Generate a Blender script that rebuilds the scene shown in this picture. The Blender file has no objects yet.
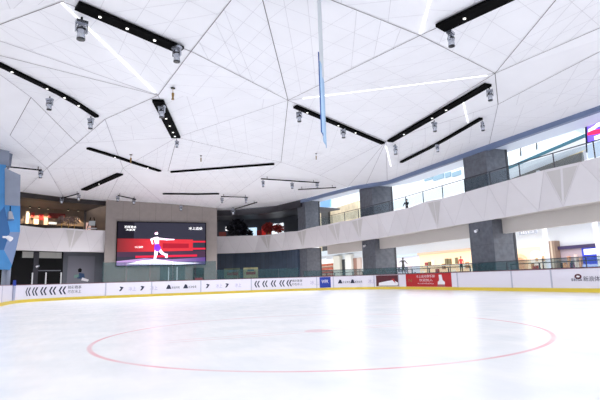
import bpy, bmesh, math, random
from mathutils import Vector, Matrix
from mathutils.bvhtree import BVHTree
from mathutils.geometry import delaunay_2d_cdt
random.seed(7)
S = bpy.context.scene
COL = S.collection
# ------------------------------------------------------------------ camera
F = 475.0; HC = 1.08
ROLL = math.atan(.029); PITCH = math.atan(78.5*math.cos(ROLL)/F); YAW = math.radians(22)
CAM = Vector((-5.5, -9.9, HC))
fw0 = Vector((math.sin(YAW), math.cos(YAW), 0)); rt0 = Vector((math.cos(YAW), -math.sin(YAW), 0)); up0 = Vector((0, 0, 1))
FW = fw0*math.cos(PITCH)+up0*math.sin(PITCH); UPC = up0*math.cos(PITCH)-fw0*math.sin(PITCH)
RT = rt0*math.cos(ROLL)-UPC*math.sin(ROLL); UP = UPC*math.cos(ROLL)+rt0*math.sin(ROLL)
cd = bpy.data.cameras.new('camera'); cam = bpy.data.objects.new('camera', cd); COL.objects.link(cam)
M = Matrix((RT, UP, -FW)).transposed().to_4x4(); M.translation = CAM
cam.matrix_world = M
cd.sensor_width = 36; cd.lens = F/600*36; cd.clip_end = 400
S.camera = cam
def ray(x, y): return FW*F+RT*(x-300)+UP*(200-y)
def proj(p):
    d = Vector(p)-CAM; z = d.dot(FW); return (300+F*d.dot(RT)/z, 200-F*d.dot(UP)/z)
def atz(x, y, z): r = ray(x, y); return CAM+r*((z-HC)/r.z)
def atx(x, y, X): r = ray(x, y); return CAM+r*((X-CAM.x)/r.x)
def aty(x, y, Y): r = ray(x, y); return CAM+r*((Y-CAM.y)/r.y)
# ------------------------------------------------------------------ materials
def srgb(c):
    return tuple(((v/255)/12.92 if v/255 <= .04045 else ((v/255+.055)/1.055)**2.4) for v in c)+(1,)
MATS = {}
def mat(name, rgb, rough=.5, metal=0, emit=0, noise=0, nscale=5, bump=0, spec=.5, coat=0):
    if name in MATS: return MATS[name]
    m = bpy.data.materials.new(name); m.use_nodes = True
    nt = m.node_tree; b = nt.nodes['Principled BSDF']
    c = srgb(rgb)
    b.inputs['Base Color'].default_value = c
    b.inputs['Roughness'].default_value = rough; b.inputs['Metallic'].default_value = metal
    b.inputs['Specular IOR Level'].default_value = spec
    b.inputs['Coat Weight'].default_value = coat
    if emit:
        b.inputs['Emission Color'].default_value = c; b.inputs['Emission Strength'].default_value = emit
    if noise or bump:
        tc = nt.nodes.new('ShaderNodeTexCoord'); n = nt.nodes.new('ShaderNodeTexNoise')
        n.inputs['Scale'].default_value = nscale; n.inputs['Detail'].default_value = 4
        nt.links.new(tc.outputs['Object'], n.inputs['Vector'])
        if noise:
            r = nt.nodes.new('ShaderNodeValToRGB')
            r.color_ramp.elements[0].position = .3; r.color_ramp.elements[1].position = .7
            r.color_ramp.elements[0].color = tuple(v*(1-noise) for v in c[:3])+(1,)
            r.color_ramp.elements[1].color = tuple(min(1, v*(1+noise)) for v in c[:3])+(1,)
            nt.links.new(n.outputs['Fac'], r.inputs['Fac']); nt.links.new(r.outputs['Color'], b.inputs['Base Color'])
        if bump:
            bp = nt.nodes.new('ShaderNodeBump'); bp.inputs['Strength'].default_value = bump
            nt.links.new(n.outputs['Fac'], bp.inputs['Height']); nt.links.new(bp.outputs['Normal'], b.inputs['Normal'])
    MATS[name] = m
    return m
def glass(name, rgb, clear=.82, gloss=.08):
    m = bpy.data.materials.new(name); m.use_nodes = True
    nt = m.node_tree; nt.nodes.clear()
    o = nt.nodes.new('ShaderNodeOutputMaterial'); t = nt.nodes.new('ShaderNodeBsdfTransparent')
    d = nt.nodes.new('ShaderNodeBsdfDiffuse'); g = nt.nodes.new('ShaderNodeBsdfGlossy')
    c = srgb(rgb); d.inputs['Color'].default_value = c; g.inputs['Roughness'].default_value = .05
    t.inputs['Color'].default_value = tuple(.7+.3*v for v in c[:3])+(1,)
    m1 = nt.nodes.new('ShaderNodeMixShader'); m2 = nt.nodes.new('ShaderNodeMixShader')
    m1.inputs[0].default_value = gloss; m2.inputs[0].default_value = 1-clear
    nt.links.new(d.outputs[0], m1.inputs[1]); nt.links.new(g.outputs[0], m1.inputs[2])
    nt.links.new(t.outputs[0], m2.inputs[1]); nt.links.new(m1.outputs[0], m2.inputs[2])
    nt.links.new(m2.outputs[0], o.inputs[0]); MATS[name] = m
    return m
white_panel = mat('ceiling_white', (241, 241, 246), .6, noise=.02, nscale=.6)
seam_dark = mat('seam_dark', (124, 116, 118), .8)
seam_faint = mat('seam_faint', (214, 213, 219), .8)
fascia_m = mat('parapet_white', (226, 222, 226), .55, noise=.015, nscale=1)
joint_shade_m = mat('parapet_joint_shade', (208, 204, 208), .7)
perf_m = mat('perforated_grey', (206, 202, 202), .7)
black_m = mat('track_black', (3, 3, 4), .9, spec=.1)
silver_m = mat('fixture_silver', (176, 180, 190), .22, .85)
lens_m = mat('lens_dark', (20, 22, 28), .15)
brass_m = mat('brass', (150, 120, 70), .35, .7)
stone_m = mat('column_stone', (92, 96, 106), .5, noise=.22, nscale=3.5)
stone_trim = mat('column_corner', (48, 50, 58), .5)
board_m = mat('board_white', (232, 228, 240), .35)
kick_m = mat('kick_yellow', (226, 200, 70), .45)
cap_m = mat('cap_red_grey', (120, 72, 84), .5)
joint_m = mat('joint_grey', (188, 188, 206), .5)
navy_m = mat('print_navy', (28, 34, 66), .5)
faded_m = mat('print_faded', (176, 168, 206), .5)
red_m = mat('print_red', (186, 26, 34), .5)
maroon_m = mat('print_maroon', (84, 18, 34), .5)
blue_m = mat('print_blue', (24, 56, 160), .5)
pw_m = mat('print_white', (240, 238, 244), .5)
taupe_m = mat('screen_wall', (150, 141, 138), .6, noise=.05, nscale=2)
dark_m = mat('dark_wall', (30, 30, 36), .5)
slate_m = mat('slate_wall', (66, 80, 100), .45, noise=.12, nscale=1.2)
grey_m = mat('grey_wall', (98, 102, 112), .55, noise=.1, nscale=1)
beam_m = mat('beam_bluegrey', (104, 120, 154), .45)
rail_m = mat('rail_metal', (70, 72, 80), .4, .5)
beige_m = mat('bulkhead_beige', (206, 200, 196), .6)
glass_m = glass('rink_glass', (84, 138, 146), .88, .1)
clear_m = glass('clear_glass', (180, 200, 210), .97, .2)
# ------------------------------------------------------------------ mesh builder
class MB:
    def __init__(s): s.v = []; s.f = []; s.m = []; s.mats = []
    def mi(s, m):
        if m not in s.mats: s.mats.append(m)
        return s.mats.index(m)
    def poly(s, pts, m):
        b = len(s.v); s.v += [tuple(p) for p in pts]; s.f.append(tuple(range(b, b+len(pts)))); s.m.append(s.mi(m)); return s
    def raw(s, vs, fs, m):
        b = len(s.v); s.v += [tuple(p) for p in vs]; k = s.mi(m)
        for f in fs: s.f.append(tuple(i+b for i in f)); s.m.append(k)
        return s
    def hexa(s, b4, t4, m):
        return s.raw(list(b4)+list(t4), [(3, 2, 1, 0), (4, 5, 6, 7), (0, 1, 5, 4), (1, 2, 6, 5), (2, 3, 7, 6), (3, 0, 4, 7)], m)
    def box(s, a, b, m):
        x0, x1 = sorted((a[0], b[0])); y0, y1 = sorted((a[1], b[1])); z0, z1 = sorted((a[2], b[2]))
        return s.hexa([(x0, y0, z0), (x1, y0, z0), (x1, y1, z0), (x0, y1, z0)], [(x0, y0, z1), (x1, y0, z1), (x1, y1, z1), (x0, y1, z1)], m)
    def beam(s, p, q, w, h, m, upv=Vector((0, 0, 1))):
        p = Vector(p); q = Vector(q); d = (q-p).normalized()
        sd = d.cross(upv)
        if sd.length < .01: sd = Vector((1, 0, 0))
        sd.normalize(); u = sd.cross(d)
        o = [sd*(-w/2)+u*(-h/2), sd*(w/2)+u*(-h/2), sd*(w/2)+u*(h/2), sd*(-w/2)+u*(h/2)]
        return s.hexa([p+k for k in o], [q+k for k in o], m)
    def tube(s, p, q, r, m, n=10, r2=None):
        p = Vector(p); q = Vector(q); d = (q-p).normalized(); r2 = r if r2 is None else r2
        a = d.cross(Vector((0, 0, 1)));
        if a.length < .01: a = Vector((1, 0, 0))
        a.normalize(); c = a.cross(d)
        vs = [p+(a*math.cos(t)+c*math.sin(t))*r for t in [2*math.pi*i/n for i in range(n)]]
        vs += [q+(a*math.cos(t)+c*math.sin(t))*r2 for t in [2*math.pi*i/n for i in range(n)]]
        fs = [(i, (i+1) % n, n+(i+1) % n, n+i) for i in range(n)]+[tuple(range(n-1, -1, -1)), tuple(range(n, 2*n))]
        return s.raw(vs, fs, m)
    def lathe(s, prof, m, o=(0, 0, 0), n=14):
        vs = [(o[0]+r*math.cos(2*math.pi*i/n), o[1]+r*math.sin(2*math.pi*i/n), o[2]+z) for r, z in prof for i in range(n)]
        fs = [(k*n+i, k*n+(i+1) % n, (k+1)*n+(i+1) % n, (k+1)*n+i) for k in range(len(prof)-1) for i in range(n)]
        fs += [tuple(range(n-1, -1, -1)), tuple(range((len(prof)-1)*n, len(prof)*n))]
        return s.raw(vs, fs, m)
    def ball(s, c, r, m, sz=(1, 1, 1)):
        pr = [(max(.001, r*math.sin(math.pi*k/8)), -r*math.cos(math.pi*k/8)) for k in range(9)]
        b = len(s.v); s.lathe(pr, m)
        for i in range(b, len(s.v)):
            v = s.v[i]; s.v[i] = (c[0]+v[0]*sz[0], c[1]+v[1]*sz[1], c[2]+v[2]*sz[2])
        return s
    def build(s, name, parent=None, loc=None, smooth=False):
        me = bpy.data.meshes.new(name)
        off = Vector(loc) if loc is not None else Vector((0, 0, 0))
        if parent is not None and loc is None: off = parent.location.copy() if parent.get('_w') else Vector((0, 0, 0))
        me.from_pydata([tuple(Vector(v)-off) for v in s.v], [], s.f)
        for m in s.mats: me.materials.append(m)
        me.polygons.foreach_set('material_index', s.m)
        if smooth: me.polygons.foreach_set('use_smooth', [True]*len(s.f))
        bm = bmesh.new(); bm.from_mesh(me)
        if len(bm.faces) < 20000 and name not in ('ceiling',): bmesh.ops.recalc_face_normals(bm, faces=bm.faces)
        bm.to_mesh(me); bm.free(); me.update()
        o = bpy.data.objects.new(name, me); COL.objects.link(o)
        if parent is not None: o.parent = parent
        elif loc is not None: o.location = off
        return o
def thing(name, label, cat, loc, group=None, rz=0, local=False):
    o = bpy.data.objects.new(name, None); COL.objects.link(o); o.location = loc; o.rotation_euler.z = rz
    o.empty_display_size = .2; o['label'] = label; o['category'] = cat
    if group: o['group'] = group
    if not local: o['_w'] = 1
    return o
def tag(o, label, cat, group=None, kind=None):
    o['label'] = label; o['category'] = cat
    if group: o['group'] = group
    if kind: o['kind'] = kind
    return o
def struct(o): o['kind'] = 'structure'; return o
def dup(root, loc, label, rz=0, group=None, sc=1, name=None):
    r = root.copy(); COL.objects.link(r); r.location = loc; r.rotation_euler.z = rz; r['label'] = label; r.scale = (sc,)*3
    if name: r.name = name
    if group: r['group'] = group
    for ch in list(root.children):
        c = ch.copy(); COL.objects.link(c); c.parent = r
        for g in ch.children:
            d = g.copy(); COL.objects.link(d); d.parent = c
    return r
def text2d(s, size=1.0):
    cu = bpy.data.curves.new('t', 'FONT'); cu.body = s; cu.size = size; cu.resolution_u = 2
    o = bpy.data.objects.new('t', cu); COL.objects.link(o)
    dg = bpy.context.evaluated_depsgraph_get(); me = bpy.data.meshes.new_from_object(o.evaluated_get(dg))
    vs = [(v.co.x, v.co.y) for v in me.vertices]; fs = [tuple(p.vertices) for p in me.polygons]
    bpy.data.objects.remove(o); bpy.data.curves.remove(cu); bpy.data.meshes.remove(me)
    return vs, fs
def text_fit(s, w, h):
    vs, fs = text2d(s)
    if not vs: return [], []
    x0 = min(v[0] for v in vs); x1 = max(v[0] for v in vs); y0 = min(v[1] for v in vs); y1 = max(v[1] for v in vs)
    return [((v[0]-x0)/(x1-x0)*w, (v[1]-y0)/(y1-y0)*h) for v in vs], fs
# ------------------------------------------------------------------ paths
class Path:
    def __init__(s, pts):
        s.p = [Vector((a, b, 0)) for a, b in pts]; s.c = [0]
        for a, b in zip(s.p, s.p[1:]): s.c.append(s.c[-1]+(b-a).length)
        s.L = s.c[-1]
    def at(s, t):
        t = min(max(t, 0), s.L-1e-6)
        for i in range(len(s.p)-1):
            if t <= s.c[i+1]: break
        d = (s.p[i+1]-s.p[i]).normalized(); return s.p[i]+d*(t-s.c[i]), d
    def inn(s, t):            # unit normal towards the rink (path runs left to right seen from the ice)
        a = s.at(t-.3)[0]; b = s.at(t+.3)[0]; d = (b-a).normalized(); return Vector((d.y, -d.x, 0))
    def pt(s, t, z, off=0): return s.at(t)[0]+s.inn(t)*off+Vector((0, 0, z))
    def s_of(s, px, z=.6):
        best = None; N = 1500
        for i in range(N+1):
            t = s.L*i/N; q = s.at(t)[0]+Vector((0, 0, z)); d = q-CAM
            if d.dot(FW) < 3: continue
            e = abs(proj(q)[0]-px)
            if best is None or e < best[0]: best = (e, t)
        return best[1]
def arc(cx, cy, r, a0, a1, n):
    return [(cx+r*math.cos(math.radians(a0+(a1-a0)*i/n)), cy+r*math.sin(math.radians(a0+(a1-a0)*i/n))) for i in range(n+1)]
FY = 30.5; LX = -11.2; RX = 16.4
rink = Path([(LX, -12)]+arc(LX+4.5, FY-4.5, 4.5, 180, 90, 12)+arc(RX-8.5, FY-8.5, 8.5, 90, 0, 18)+[(RX, -12)])
def sweep(mb, path, s0, s1, prof, m, step=.8, closed=True):
    """prof: list of (offset towards rink, z)"""
    ts = [s0]+[c for c in path.c if s0+.05 < c < s1-.05]+[s1]; n = len(prof)
    vs = [path.pt(t, z, o) for t in ts for o, z in prof]
    fs = []
    for k in range(len(ts)-1):
        for i in range(n if closed else n-1):
            j = (i+1) % n; fs.append((k*n+i, k*n+j, (k+1)*n+j, (k+1)*n+i))
    if closed: fs += [tuple(range(n)), tuple(range((len(ts)-1)*n, len(ts)*n))]
    mb.raw(vs, fs, m); return mb
def rect(o0, o1, z0, z1): return [(o0, z0), (o1, z0), (o1, z1), (o0, z1)]
# ------------------------------------------------------------------ floor and ice
mb = MB(); mb.box((-60, -40, -.3), (60, 90, -.02), mat('floor_tile', (214, 210, 210), .35, noise=.05, nscale=.5))
struct(mb.build('floor'))
ice = bpy.data.materials.new('ice'); ice.use_nodes = True
nt = ice.node_tree; b = nt.nodes['Principled BSDF']; N = nt.nodes.new; Lk = nt.links.new
b.inputs['Roughness'].default_value = .22; b.inputs['Specular IOR Level'].default_value = .45
tc = N('ShaderNodeTexCoord')
def math_node(op, a, bb=None, c=None):
    n = N('ShaderNodeMath'); n.operation = op
    for i, v in enumerate((a, bb, c)):
        if v is None: continue
        if isinstance(v, (int, float)): n.inputs[i].default_value = v
        else: Lk(v, n.inputs[i])
    return n.outputs[0]
sep = N('ShaderNodeSeparateXYZ'); Lk(tc.outputs['Object'], sep.inputs[0])
CX, CY = -1.42, -.58
dx = math_node('SUBTRACT', sep.outputs[0], CX); dy = math_node('SUBTRACT', sep.outputs[1], CY)
rr = math_node('SQRT', math_node('ADD', math_node('MULTIPLY', dx, dx), math_node('MULTIPLY', dy, dy)))
def band(v, c, w, soft=.02):       # 1 inside |v-c|<w
    d = math_node('ABSOLUTE', math_node('SUBTRACT', v, c))
    mr = N('ShaderNodeMapRange'); mr.inputs[1].default_value = w+soft; mr.inputs[2].default_value = w-soft*.5; mr.clamp = True
    Lk(d, mr.inputs[0]); return mr.outputs[0]
ring = band(rr, 4.34, .034); spot = band(rr, 0, .28)
line1 = math_node('MULTIPLY', band(dy, .15, .015), band(dx, 0, 3.0, .4)); line2 = math_node('MULTIPLY', band(dy, -.15, .015), band(dx, 0, 3.0, .4))
nz = N('ShaderNodeTexNoise'); nz.inputs['Scale'].default_value = .9; nz.inputs['Detail'].default_value = 5; Lk(tc.outputs['Object'], nz.inputs['Vector'])
fade = N('ShaderNodeMapRange'); fade.inputs[1].default_value = .35; fade.inputs[2].default_value = .7; fade.inputs[3].default_value = .45; fade.inputs[4].default_value = 1; Lk(nz.outputs['Fac'], fade.inputs[0])
lines = math_node('MAXIMUM', math_node('MULTIPLY', ring, .72), math_node('MAXIMUM', math_node('MULTIPLY', spot, .6), math_node('MULTIPLY', math_node('MAXIMUM', line1, line2), .55)))
lines = math_node('MULTIPLY', lines, fade.outputs[0])
r1 = N('ShaderNodeValToRGB'); r1.color_ramp.elements[0].color = srgb((232, 236, 242)); r1.color_ramp.elements[1].color = srgb((247, 247, 250))
r1.color_ramp.elements[0].position = .3; r1.color_ramp.elements[1].position = .65; Lk(nz.outputs['Fac'], r1.inputs[0])
mx = N('ShaderNodeMix'); mx.data_type = 'RGBA'; Lk(lines, mx.inputs[0]); Lk(r1.outputs[0], mx.inputs[6]); mx.inputs[7].default_value = srgb((232, 110, 126))
Lk(mx.outputs[2], b.inputs['Base Color'])
mp = N('ShaderNodeMapping'); mp.inputs['Scale'].default_value = (2.2, .5, 1); mp.inputs['Rotation'].default_value = (0, 0, .6); Lk(tc.outputs['Object'], mp.inputs[0])
n2 = N('ShaderNodeTexNoise'); n2.inputs['Scale'].default_value = 3; n2.inputs['Detail'].default_value = 6; Lk(mp.outputs[0], n2.inputs['Vector'])
bp = N('ShaderNodeBump'); bp.inputs['Strength'].default_value = .006; bp.inputs['Distance'].default_value = .005; Lk(n2.outputs['Fac'], bp.inputs['Height']); Lk(bp.outputs[0], b.inputs['Normal'])
rm = N('ShaderNodeMapRange'); rm.inputs[3].default_value = .2; rm.inputs[4].default_value = .28; Lk(n2.outputs['Fac'], rm.inputs[0]); Lk(rm.outputs[0], b.inputs['Roughness'])
mb = MB(); outl = [(p.x, p.y) for p in rink.p]
mb.raw([(x, y, 0) for x, y in outl]+[(x, y, -.02) for x, y in outl], [tuple(range(len(outl)-1, -1, -1)), tuple(range(len(outl), 2*len(outl)))]+[(i, (i+1) % len(outl), len(outl)+(i+1) % len(outl), len(outl)+i) for i in range(len(outl))], ice)
o = mb.build('floor_ice'); o['kind'] = 'structure'
# ------------------------------------------------------------------ boards
px = rink.s_of
cuts = [px(2), px(13), px(106), px(152), px(201), px(252), px(317), px(334), px(375), px(403), px(458), px(512), px(552), px(640)]
labels = ['short rink board section at the far left edge, in front of the blue cladding',
 'curved white rink board with black chevrons in the left corner of the ice',
 'white rink board with two small dark logos below the left half of the video screen',
 'white rink board with two lettered black logos below the right half of the video screen',
 'white rink board with two small dark logos just right of the video screen',
 'white rink board with black chevrons on the far right curve, left of the stone column',
 'white rink board with the square blue advert',
 'white rink board with two lettered logos right of the square blue advert',
 'white rink board carrying the small maroon picture of a skate on ice',
 'white rink board carrying the long red banner with a white skate',
 'plain white rink board before the nearest stone column, right of red banner',
 'plain white rink board with grey joints under the right shops',
 'white rink board with black logo and lettering at the right edge of the picture']
cuts[9] = px(399)
secs = []
def section(s0, s1, label):
    c = rink.at((s0+s1)/2)[0]
    t = thing('rink_board', label, 'rink board', c, 'boards around the ice')
    sweep(MB(), rink, s0, s1, rect(-.12, 0, .2, 1.17), board_m).build('panel', t)
    sweep(MB(), rink, s0, s1, rect(-.12, .03, 0, .2), kick_m).build('kick_plate', t)
    sweep(MB(), rink, s0, s1, rect(-.15, .02, 1.17, 1.21), cap_m).build('cap_rail', t)
    sweep(MB(), rink, s1-.09, s1, rect(-.01, .012, .2, 1.17), joint_m).build('joint_strip', t)
    return t
for s0, s1, l in zip(cuts, cuts[1:], labels): secs.append((s0, s1, section(s0+.004, s1-.004, l)))
section(px(2)-14, px(2)-.01, 'left side rink boards running back towards the viewer, outside the left edge')
section(px(640)+.01, px(640)+12, 'right side rink boards running back towards the viewer, outside the right edge')
def sec_at(s):
    for a, b_, t in secs:
        if a <= s <= b_: return t
    return secs[-1][2]
def on_board(name, vs, fs, m, s, z, e=.008, label=None, path=rink):
    t = sec_at(s); mb = MB(); mb.raw([path.pt(s+x, z+y, e) for x, y in vs], fs, m)
    me = mb.build(name, t)
    if label: me['label'] = label
    return me
def quad(w, h): return [(w*i/8, y) for i in range(9) for y in (0, h)], [(2*i, 2*i+2, 2*i+3, 2*i+1) for i in range(8)]
def chevron(w, h):
    t = w*.62; vs = []; fs = []
    for x in (0, w*.72):
        b0 = len(vs); vs += [(x+w*.45, h), (x+w*.45+t*.55, h), (x+t*.55, h/2), (x+w*.45+t*.55, 0), (x+w*.45, 0), (x, h/2)]
        fs += [(b0, b0+5, b0+2, b0+1), (b0+5, b0+4, b0+3, b0+2)]
    return vs, fs
for x in (25.5, 32, 40, 49, 59): s = px(x); v, f_ = chevron(.36, .58); on_board('chevron_print', v, f_, navy_m, s, .42)
for txt, zz in (('精彩赛事', .8), ('尽在冰上', .48)): v, f_ = text_fit(txt, .95, .24); on_board('slogan_print', v, f_, navy_m, px(67.5), zz)
for x in (254, 262.5, 271, 279, 286.5): s = px(x); v, f_ = chevron(.34, .56); on_board('chevron_print', v, f_, navy_m, s, .42)
for txt, zz in (('精彩赛事', .78), ('尽在冰上', .48)): v, f_ = text_fit(txt, .95, .22); on_board('slogan_print', v, f_, navy_m, px(292), zz)
for x in (119, 140, 206, 225):
    on_board('logo_print', [(0, .0), (.16, .02), (.34, .3), (.12, .36), (.02, .34), (.14, .22)], [(0, 1, 2, 5), (2, 3, 4, 5)], navy_m, px(x), .5)
    v, f_ = text_fit('冰上', .55, .34); on_board('faded_print', v, f_, faded_m, px(x+10), .5)
for x, w in ((166, 1.1), (183, 1.1), (338, 1.15), (350.5, 1.15)):
    on_board('logo_print', [(0, 0), (.42, 0), (.3, .3), (.16, .34)], [(0, 1, 2, 3)], navy_m, px(x), .55)
    v, f_ = text_fit('新浪体育', w-.45, .2); on_board('lettering_print', v, f_, navy_m, px(x)+.44, .55)
v, f_ = text_fit('冰上', .8, .36); on_board('faded_print', v, f_, faded_m, px(310), .5)
v, f_ = text_fit('冰上', .7, .36); on_board('faded_print', v, f_, faded_m, px(368), .5)
s = px(320); w = px(331)-s; v, f_ = quad(w, .92); on_board('blue_advert', v, f_, blue_m, s, .22, .006, 'square blue advert with white letters')
v, f_ = text_fit('WPK', w*.62, .3); on_board('advert_lettering', v, f_, pw_m, s+w*.18, .6, .012)
# maroon picture
s = px(377); w = px(400)-s; s = px(376.5)
n = 12
sp = (px(398.5)-s)
v, f_ = [(sp*i/n, y) for i in range(n+1) for y in (0, .9)], [(2*i, 2*i+2, 2*i+3, 2*i+1) for i in range(n)]
on_board('picture_advert', v, f_, maroon_m, s, .24, .006, 'small maroon picture of a white ice surface')
on_board('picture_ice', [(.1*sp, .05), (.95*sp, .05), (.98*sp, .28), (.75*sp, .5), (.45*sp, .42), (.12*sp, .3)], [(0, 1, 2, 3, 4, 5)], pw_m, s, .24, .012)
on_board('picture_boot', [(.62*sp, .2), (.86*sp, .2), (.8*sp, .62), (.7*sp, .6)], [(0, 1, 2, 3)], red_m, s, .24, .018)
# red banner with skate
s = px(406.3); w = px(451.5)-s; n = 16
v, f_ = [(w*i/n, y) for i in range(n+1) for y in (0, .99)], [(2*i, 2*i+2, 2*i+3, 2*i+1) for i in range(n)]
on_board('red_banner', v, f_, red_m, s, .21, .006, 'long red banner with white lettering and a white skate')
t1 = text_fit('冰上运动俱乐部', w*.42, .2); on_board('banner_lettering', *t1, pw_m, s+w*.25, .88, .012)
t1 = text_fit('欢迎加入', w*.3, .2); on_board('banner_lettering', *t1, pw_m, s+w*.32, .6, .012)
t1 = text_fit('冰上运动欢迎加入', w*.36, .1); on_board('banner_lettering', *t1, pw_m, s+w*.28, .4, .012)
sk = [(0, .12), (.62, .12), (.64, .3), (.46, .42), (.4, .8), (.14, .8), (.16, .42), (.02, .3)]
on_board('banner_skate', [(x*1.25, y) for x, y in sk], [(0, 1, 2, 3, 6, 7), (3, 4, 5, 6)], pw_m, s+w*.72, .26, .012)
on_board('banner_blade', [(-.05, .02), (.8, .02), (.8, .06), (-.05, .06), (.1, .06), (.14, .06), (.14, .14), (.1, .14), (.6, .06), (.64, .06), (.64, .14), (.6, .14)], [(0, 1, 2, 3), (4, 5, 6, 7), (8, 9, 10, 11)], silver_m, s+w*.72, .24, .014)
v, f_ = text_fit('N', .3, .24); on_board('banner_lettering', [(a*1.5, b_) for a, b_ in v], f_, brass_m, s+w*.06, .56, .012)
# eye logo + lettering
s = px(571)
eye = [(.4+.2*math.cos(a), .36+.13*math.sin(a)) for a in [math.pi*2*i/14 for i in range(14)]]
on_board('eye_logo', eye, [tuple(range(14))], maroon_m, s, .42, .010)
on_board('eye_logo_white', [(.4+.1*math.cos(a), .36+.05*math.sin(a)) for a in [math.pi*2*i/12 for i in range(12)]], [tuple(range(12))], pw_m, s, .42, .014)
v, f_ = text_fit('sina', .6, .17); on_board('logo_lettering', v, f_, navy_m, s, .56, .016)
v, f_ = text_fit('新浪体育', 1.15, .25); on_board('logo_lettering', v, f_, navy_m, s+.68, .54, .012)
# ------------------------------------------------------------------ glass above the boards
def glass_run(s0, s1, n, z1, label0, rail=True, grp='glass screens on the rink boards'):
    for k in range(n):
        a = s0+(s1-s0)*k/n; b_ = s0+(s1-s0)*(k+1)/n
        t = thing('glass_barrier', label0(k, n), 'glass barrier', rink.pt((a+b_)/2, 1.21, -.09), grp)
        sweep(MB(), rink, a+.04, b_-.04, rect(-.1, -.085, 1.21, z1), glass_m).build('pane', t)
        mbp = MB(); p = rink.pt(a, 1.21, -.09); mbp.box(p-Vector((.02, .02, 0)), p+Vector((.02, .02, z1-1.21)), rail_m); mbp.build('post', t)
        if rail: sweep(MB(), rink, a, b_, rect(-.11, -.07, z1, z1+.04), rail_m).build('top_rail', t)
glass_run(px(101), px(217), 5, 2.75, lambda k, n: 'tall rink glass pane, %s from the left of five under the video screen' % ['first', 'second', 'third', 'fourth', 'last'][k], rail=False)
glass_run(px(217), px(300), 4, 2.0, lambda k, n: 'rink glass pane before the slate wall, %s of four' % ['leftmost', 'second from left', 'third from left', 'rightmost'][k], rail=False)
glass_run(px(304), px(640), 11, 1.72, lambda k, n: 'low glass pane on the right rink boards, %s of eleven counted from far end' % ['farthest', 'second', 'third', 'fourth', 'fifth', 'sixth', 'seventh', 'eighth', 'ninth', 'tenth', 'nearest'][k])
# ------------------------------------------------------------------ parapets
ZB, ZT = 4.45, 6.75
LPATH = Path([(-18, 37.5), (-13.4, 41.4), (-10, 43.7), (-6.0, 45.2)])
def smooth(pts, n=5):
    P = [Vector((a, b_, 0)) for a, b_ in pts]; P = [P[0]*2-P[1]]+P+[P[-1]*2-P[-2]]; out = []
    for i in range(1, len(P)-2):
        for k in range(n):
            t = k/n; a, b_, c, d = P[i-1:i+3]
            q = .5*((2*b_)+(c-a)*t+(2*a-5*b_+4*c-d)*t*t+(3*b_-a-3*c+d)*t**3); out.append((q.x, q.y))
    out.append((P[-2].x, P[-2].y)); return out
RPATH = Path(smooth([(6.1, 49.6), (8.6, 48.9), (11.4, 47.4), (13.4, 44.8), (14.7, 41), (15.7, 36.6), (16.4, 31), (17, 25), (17, 18), (17, 10), (17, 2), (17, -6)]))
def parapet(name, path, label, step, seed, perf, ZT=6.75):
    rnd = random.Random(seed); n = int(path.L/step); t = thing(name, label, 'balcony parapet', path.at(path.L/2)[0]+Vector((0, 0, ZB)))
    mb = MB(); top = []; bot = []
    for k in range(n+1):
        s = path.L*k/n; wob = rnd.uniform(-.18, .18) if 0 < k < n else 0
        top.append(path.pt(s, ZT+wob*.7, rnd.uniform(-.05, .5))); s2 = min(path.L, path.L*(k+.5+rnd.uniform(-.22, .22))/n); bot.append(path.pt(s2, ZB, rnd.uniform(-.2, .18)))
    bot[-1] = path.pt(path.L, ZB, 0)
    bt0 = path.pt(0, ZB, 0)
    mb.poly([bt0, bot[0], top[0]], fascia_m)
    gaps = []
    for k in range(n):
        mb.poly([top[k], bot[k], top[k+1]], fascia_m); mb.poly([bot[k], bot[k+1], top[k+1]], fascia_m)
        mb.poly([top[k], top[k+1], path.pt(path.L*(k+1)/n, ZT-.05, -.3), path.pt(path.L*k/n, ZT-.05, -.3)], fascia_m)
        mb.poly([bot[k], path.pt(min(path.L, path.L*(k+.5)/n), ZB, -.3), path.pt(min(path.L, path.L*(k+1.5)/n), ZB, -.3), bot[k+1]], beige_m)
        mb.poly([path.pt(path.L*k/n, ZT-.05, -.3), path.pt(path.L*(k+1)/n, ZT-.05, -.3), path.pt(path.L*(k+1)/n, ZB, -.3), path.pt(path.L*k/n, ZB, -.3)], fascia_m)
    for k in range(n):  # strips along the folds: panel joints that also stand in for fold shading
        for a_, b2 in ((top[k], bot[k]), (bot[k], top[k+1])):
            inn = path.inn(path.L*(k+.5)/n); w_ = path.at(path.L*(k+.5)/n)[1]*.014; mb.poly([a_-w_+inn*.012, a_+w_+inn*.012, b2+w_+inn*.012, b2-w_+inn*.012], joint_shade_m)
    mb.build('facing', t)
    for k in perf(n):
        for (a, b_, c) in ((top[k], bot[k], None),):
            T0, B, T1 = top[k], bot[k], top[k+1]; nrm = (T1-T0).cross(B-T0).normalized(); inn = path.inn(path.L*(k+.5)/n)
            if nrm.dot(inn) < 0: nrm = -nrm
            mid = (T0+T1)*.5
            for q in ([T0, B, mid], [mid, B, T1]):
                c0 = (q[0]+q[1]+q[2])/3; m2 = MB(); q2 = [c0+(p-c0)*.8+nrm*.012 for p in q]; q3 = [c0+(p-c0)*.8+nrm*.002 for p in q]
                m2.raw(q2+q3, [(0, 1, 2), (3, 5, 4), (0, 3, 4, 1), (1, 4, 5, 2), (2, 5, 3, 0)], perf_m); ob = m2.build('perforated_panel', t); ob['label'] = 'grey perforated triangle'
    return t
parapet('balcony_parapet', LPATH, 'faceted white balcony parapet on the left, beside the video screen wall', 1.9, 3, lambda n: [n-2])
def rperf(n): return [3, 6, n-12, n-17, n-7, n-3, 9]
parapet('balcony_parapet', RPATH, 'long curving faceted white balcony parapet along the right side', 2.15, 11, rperf, 6.58)
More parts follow.
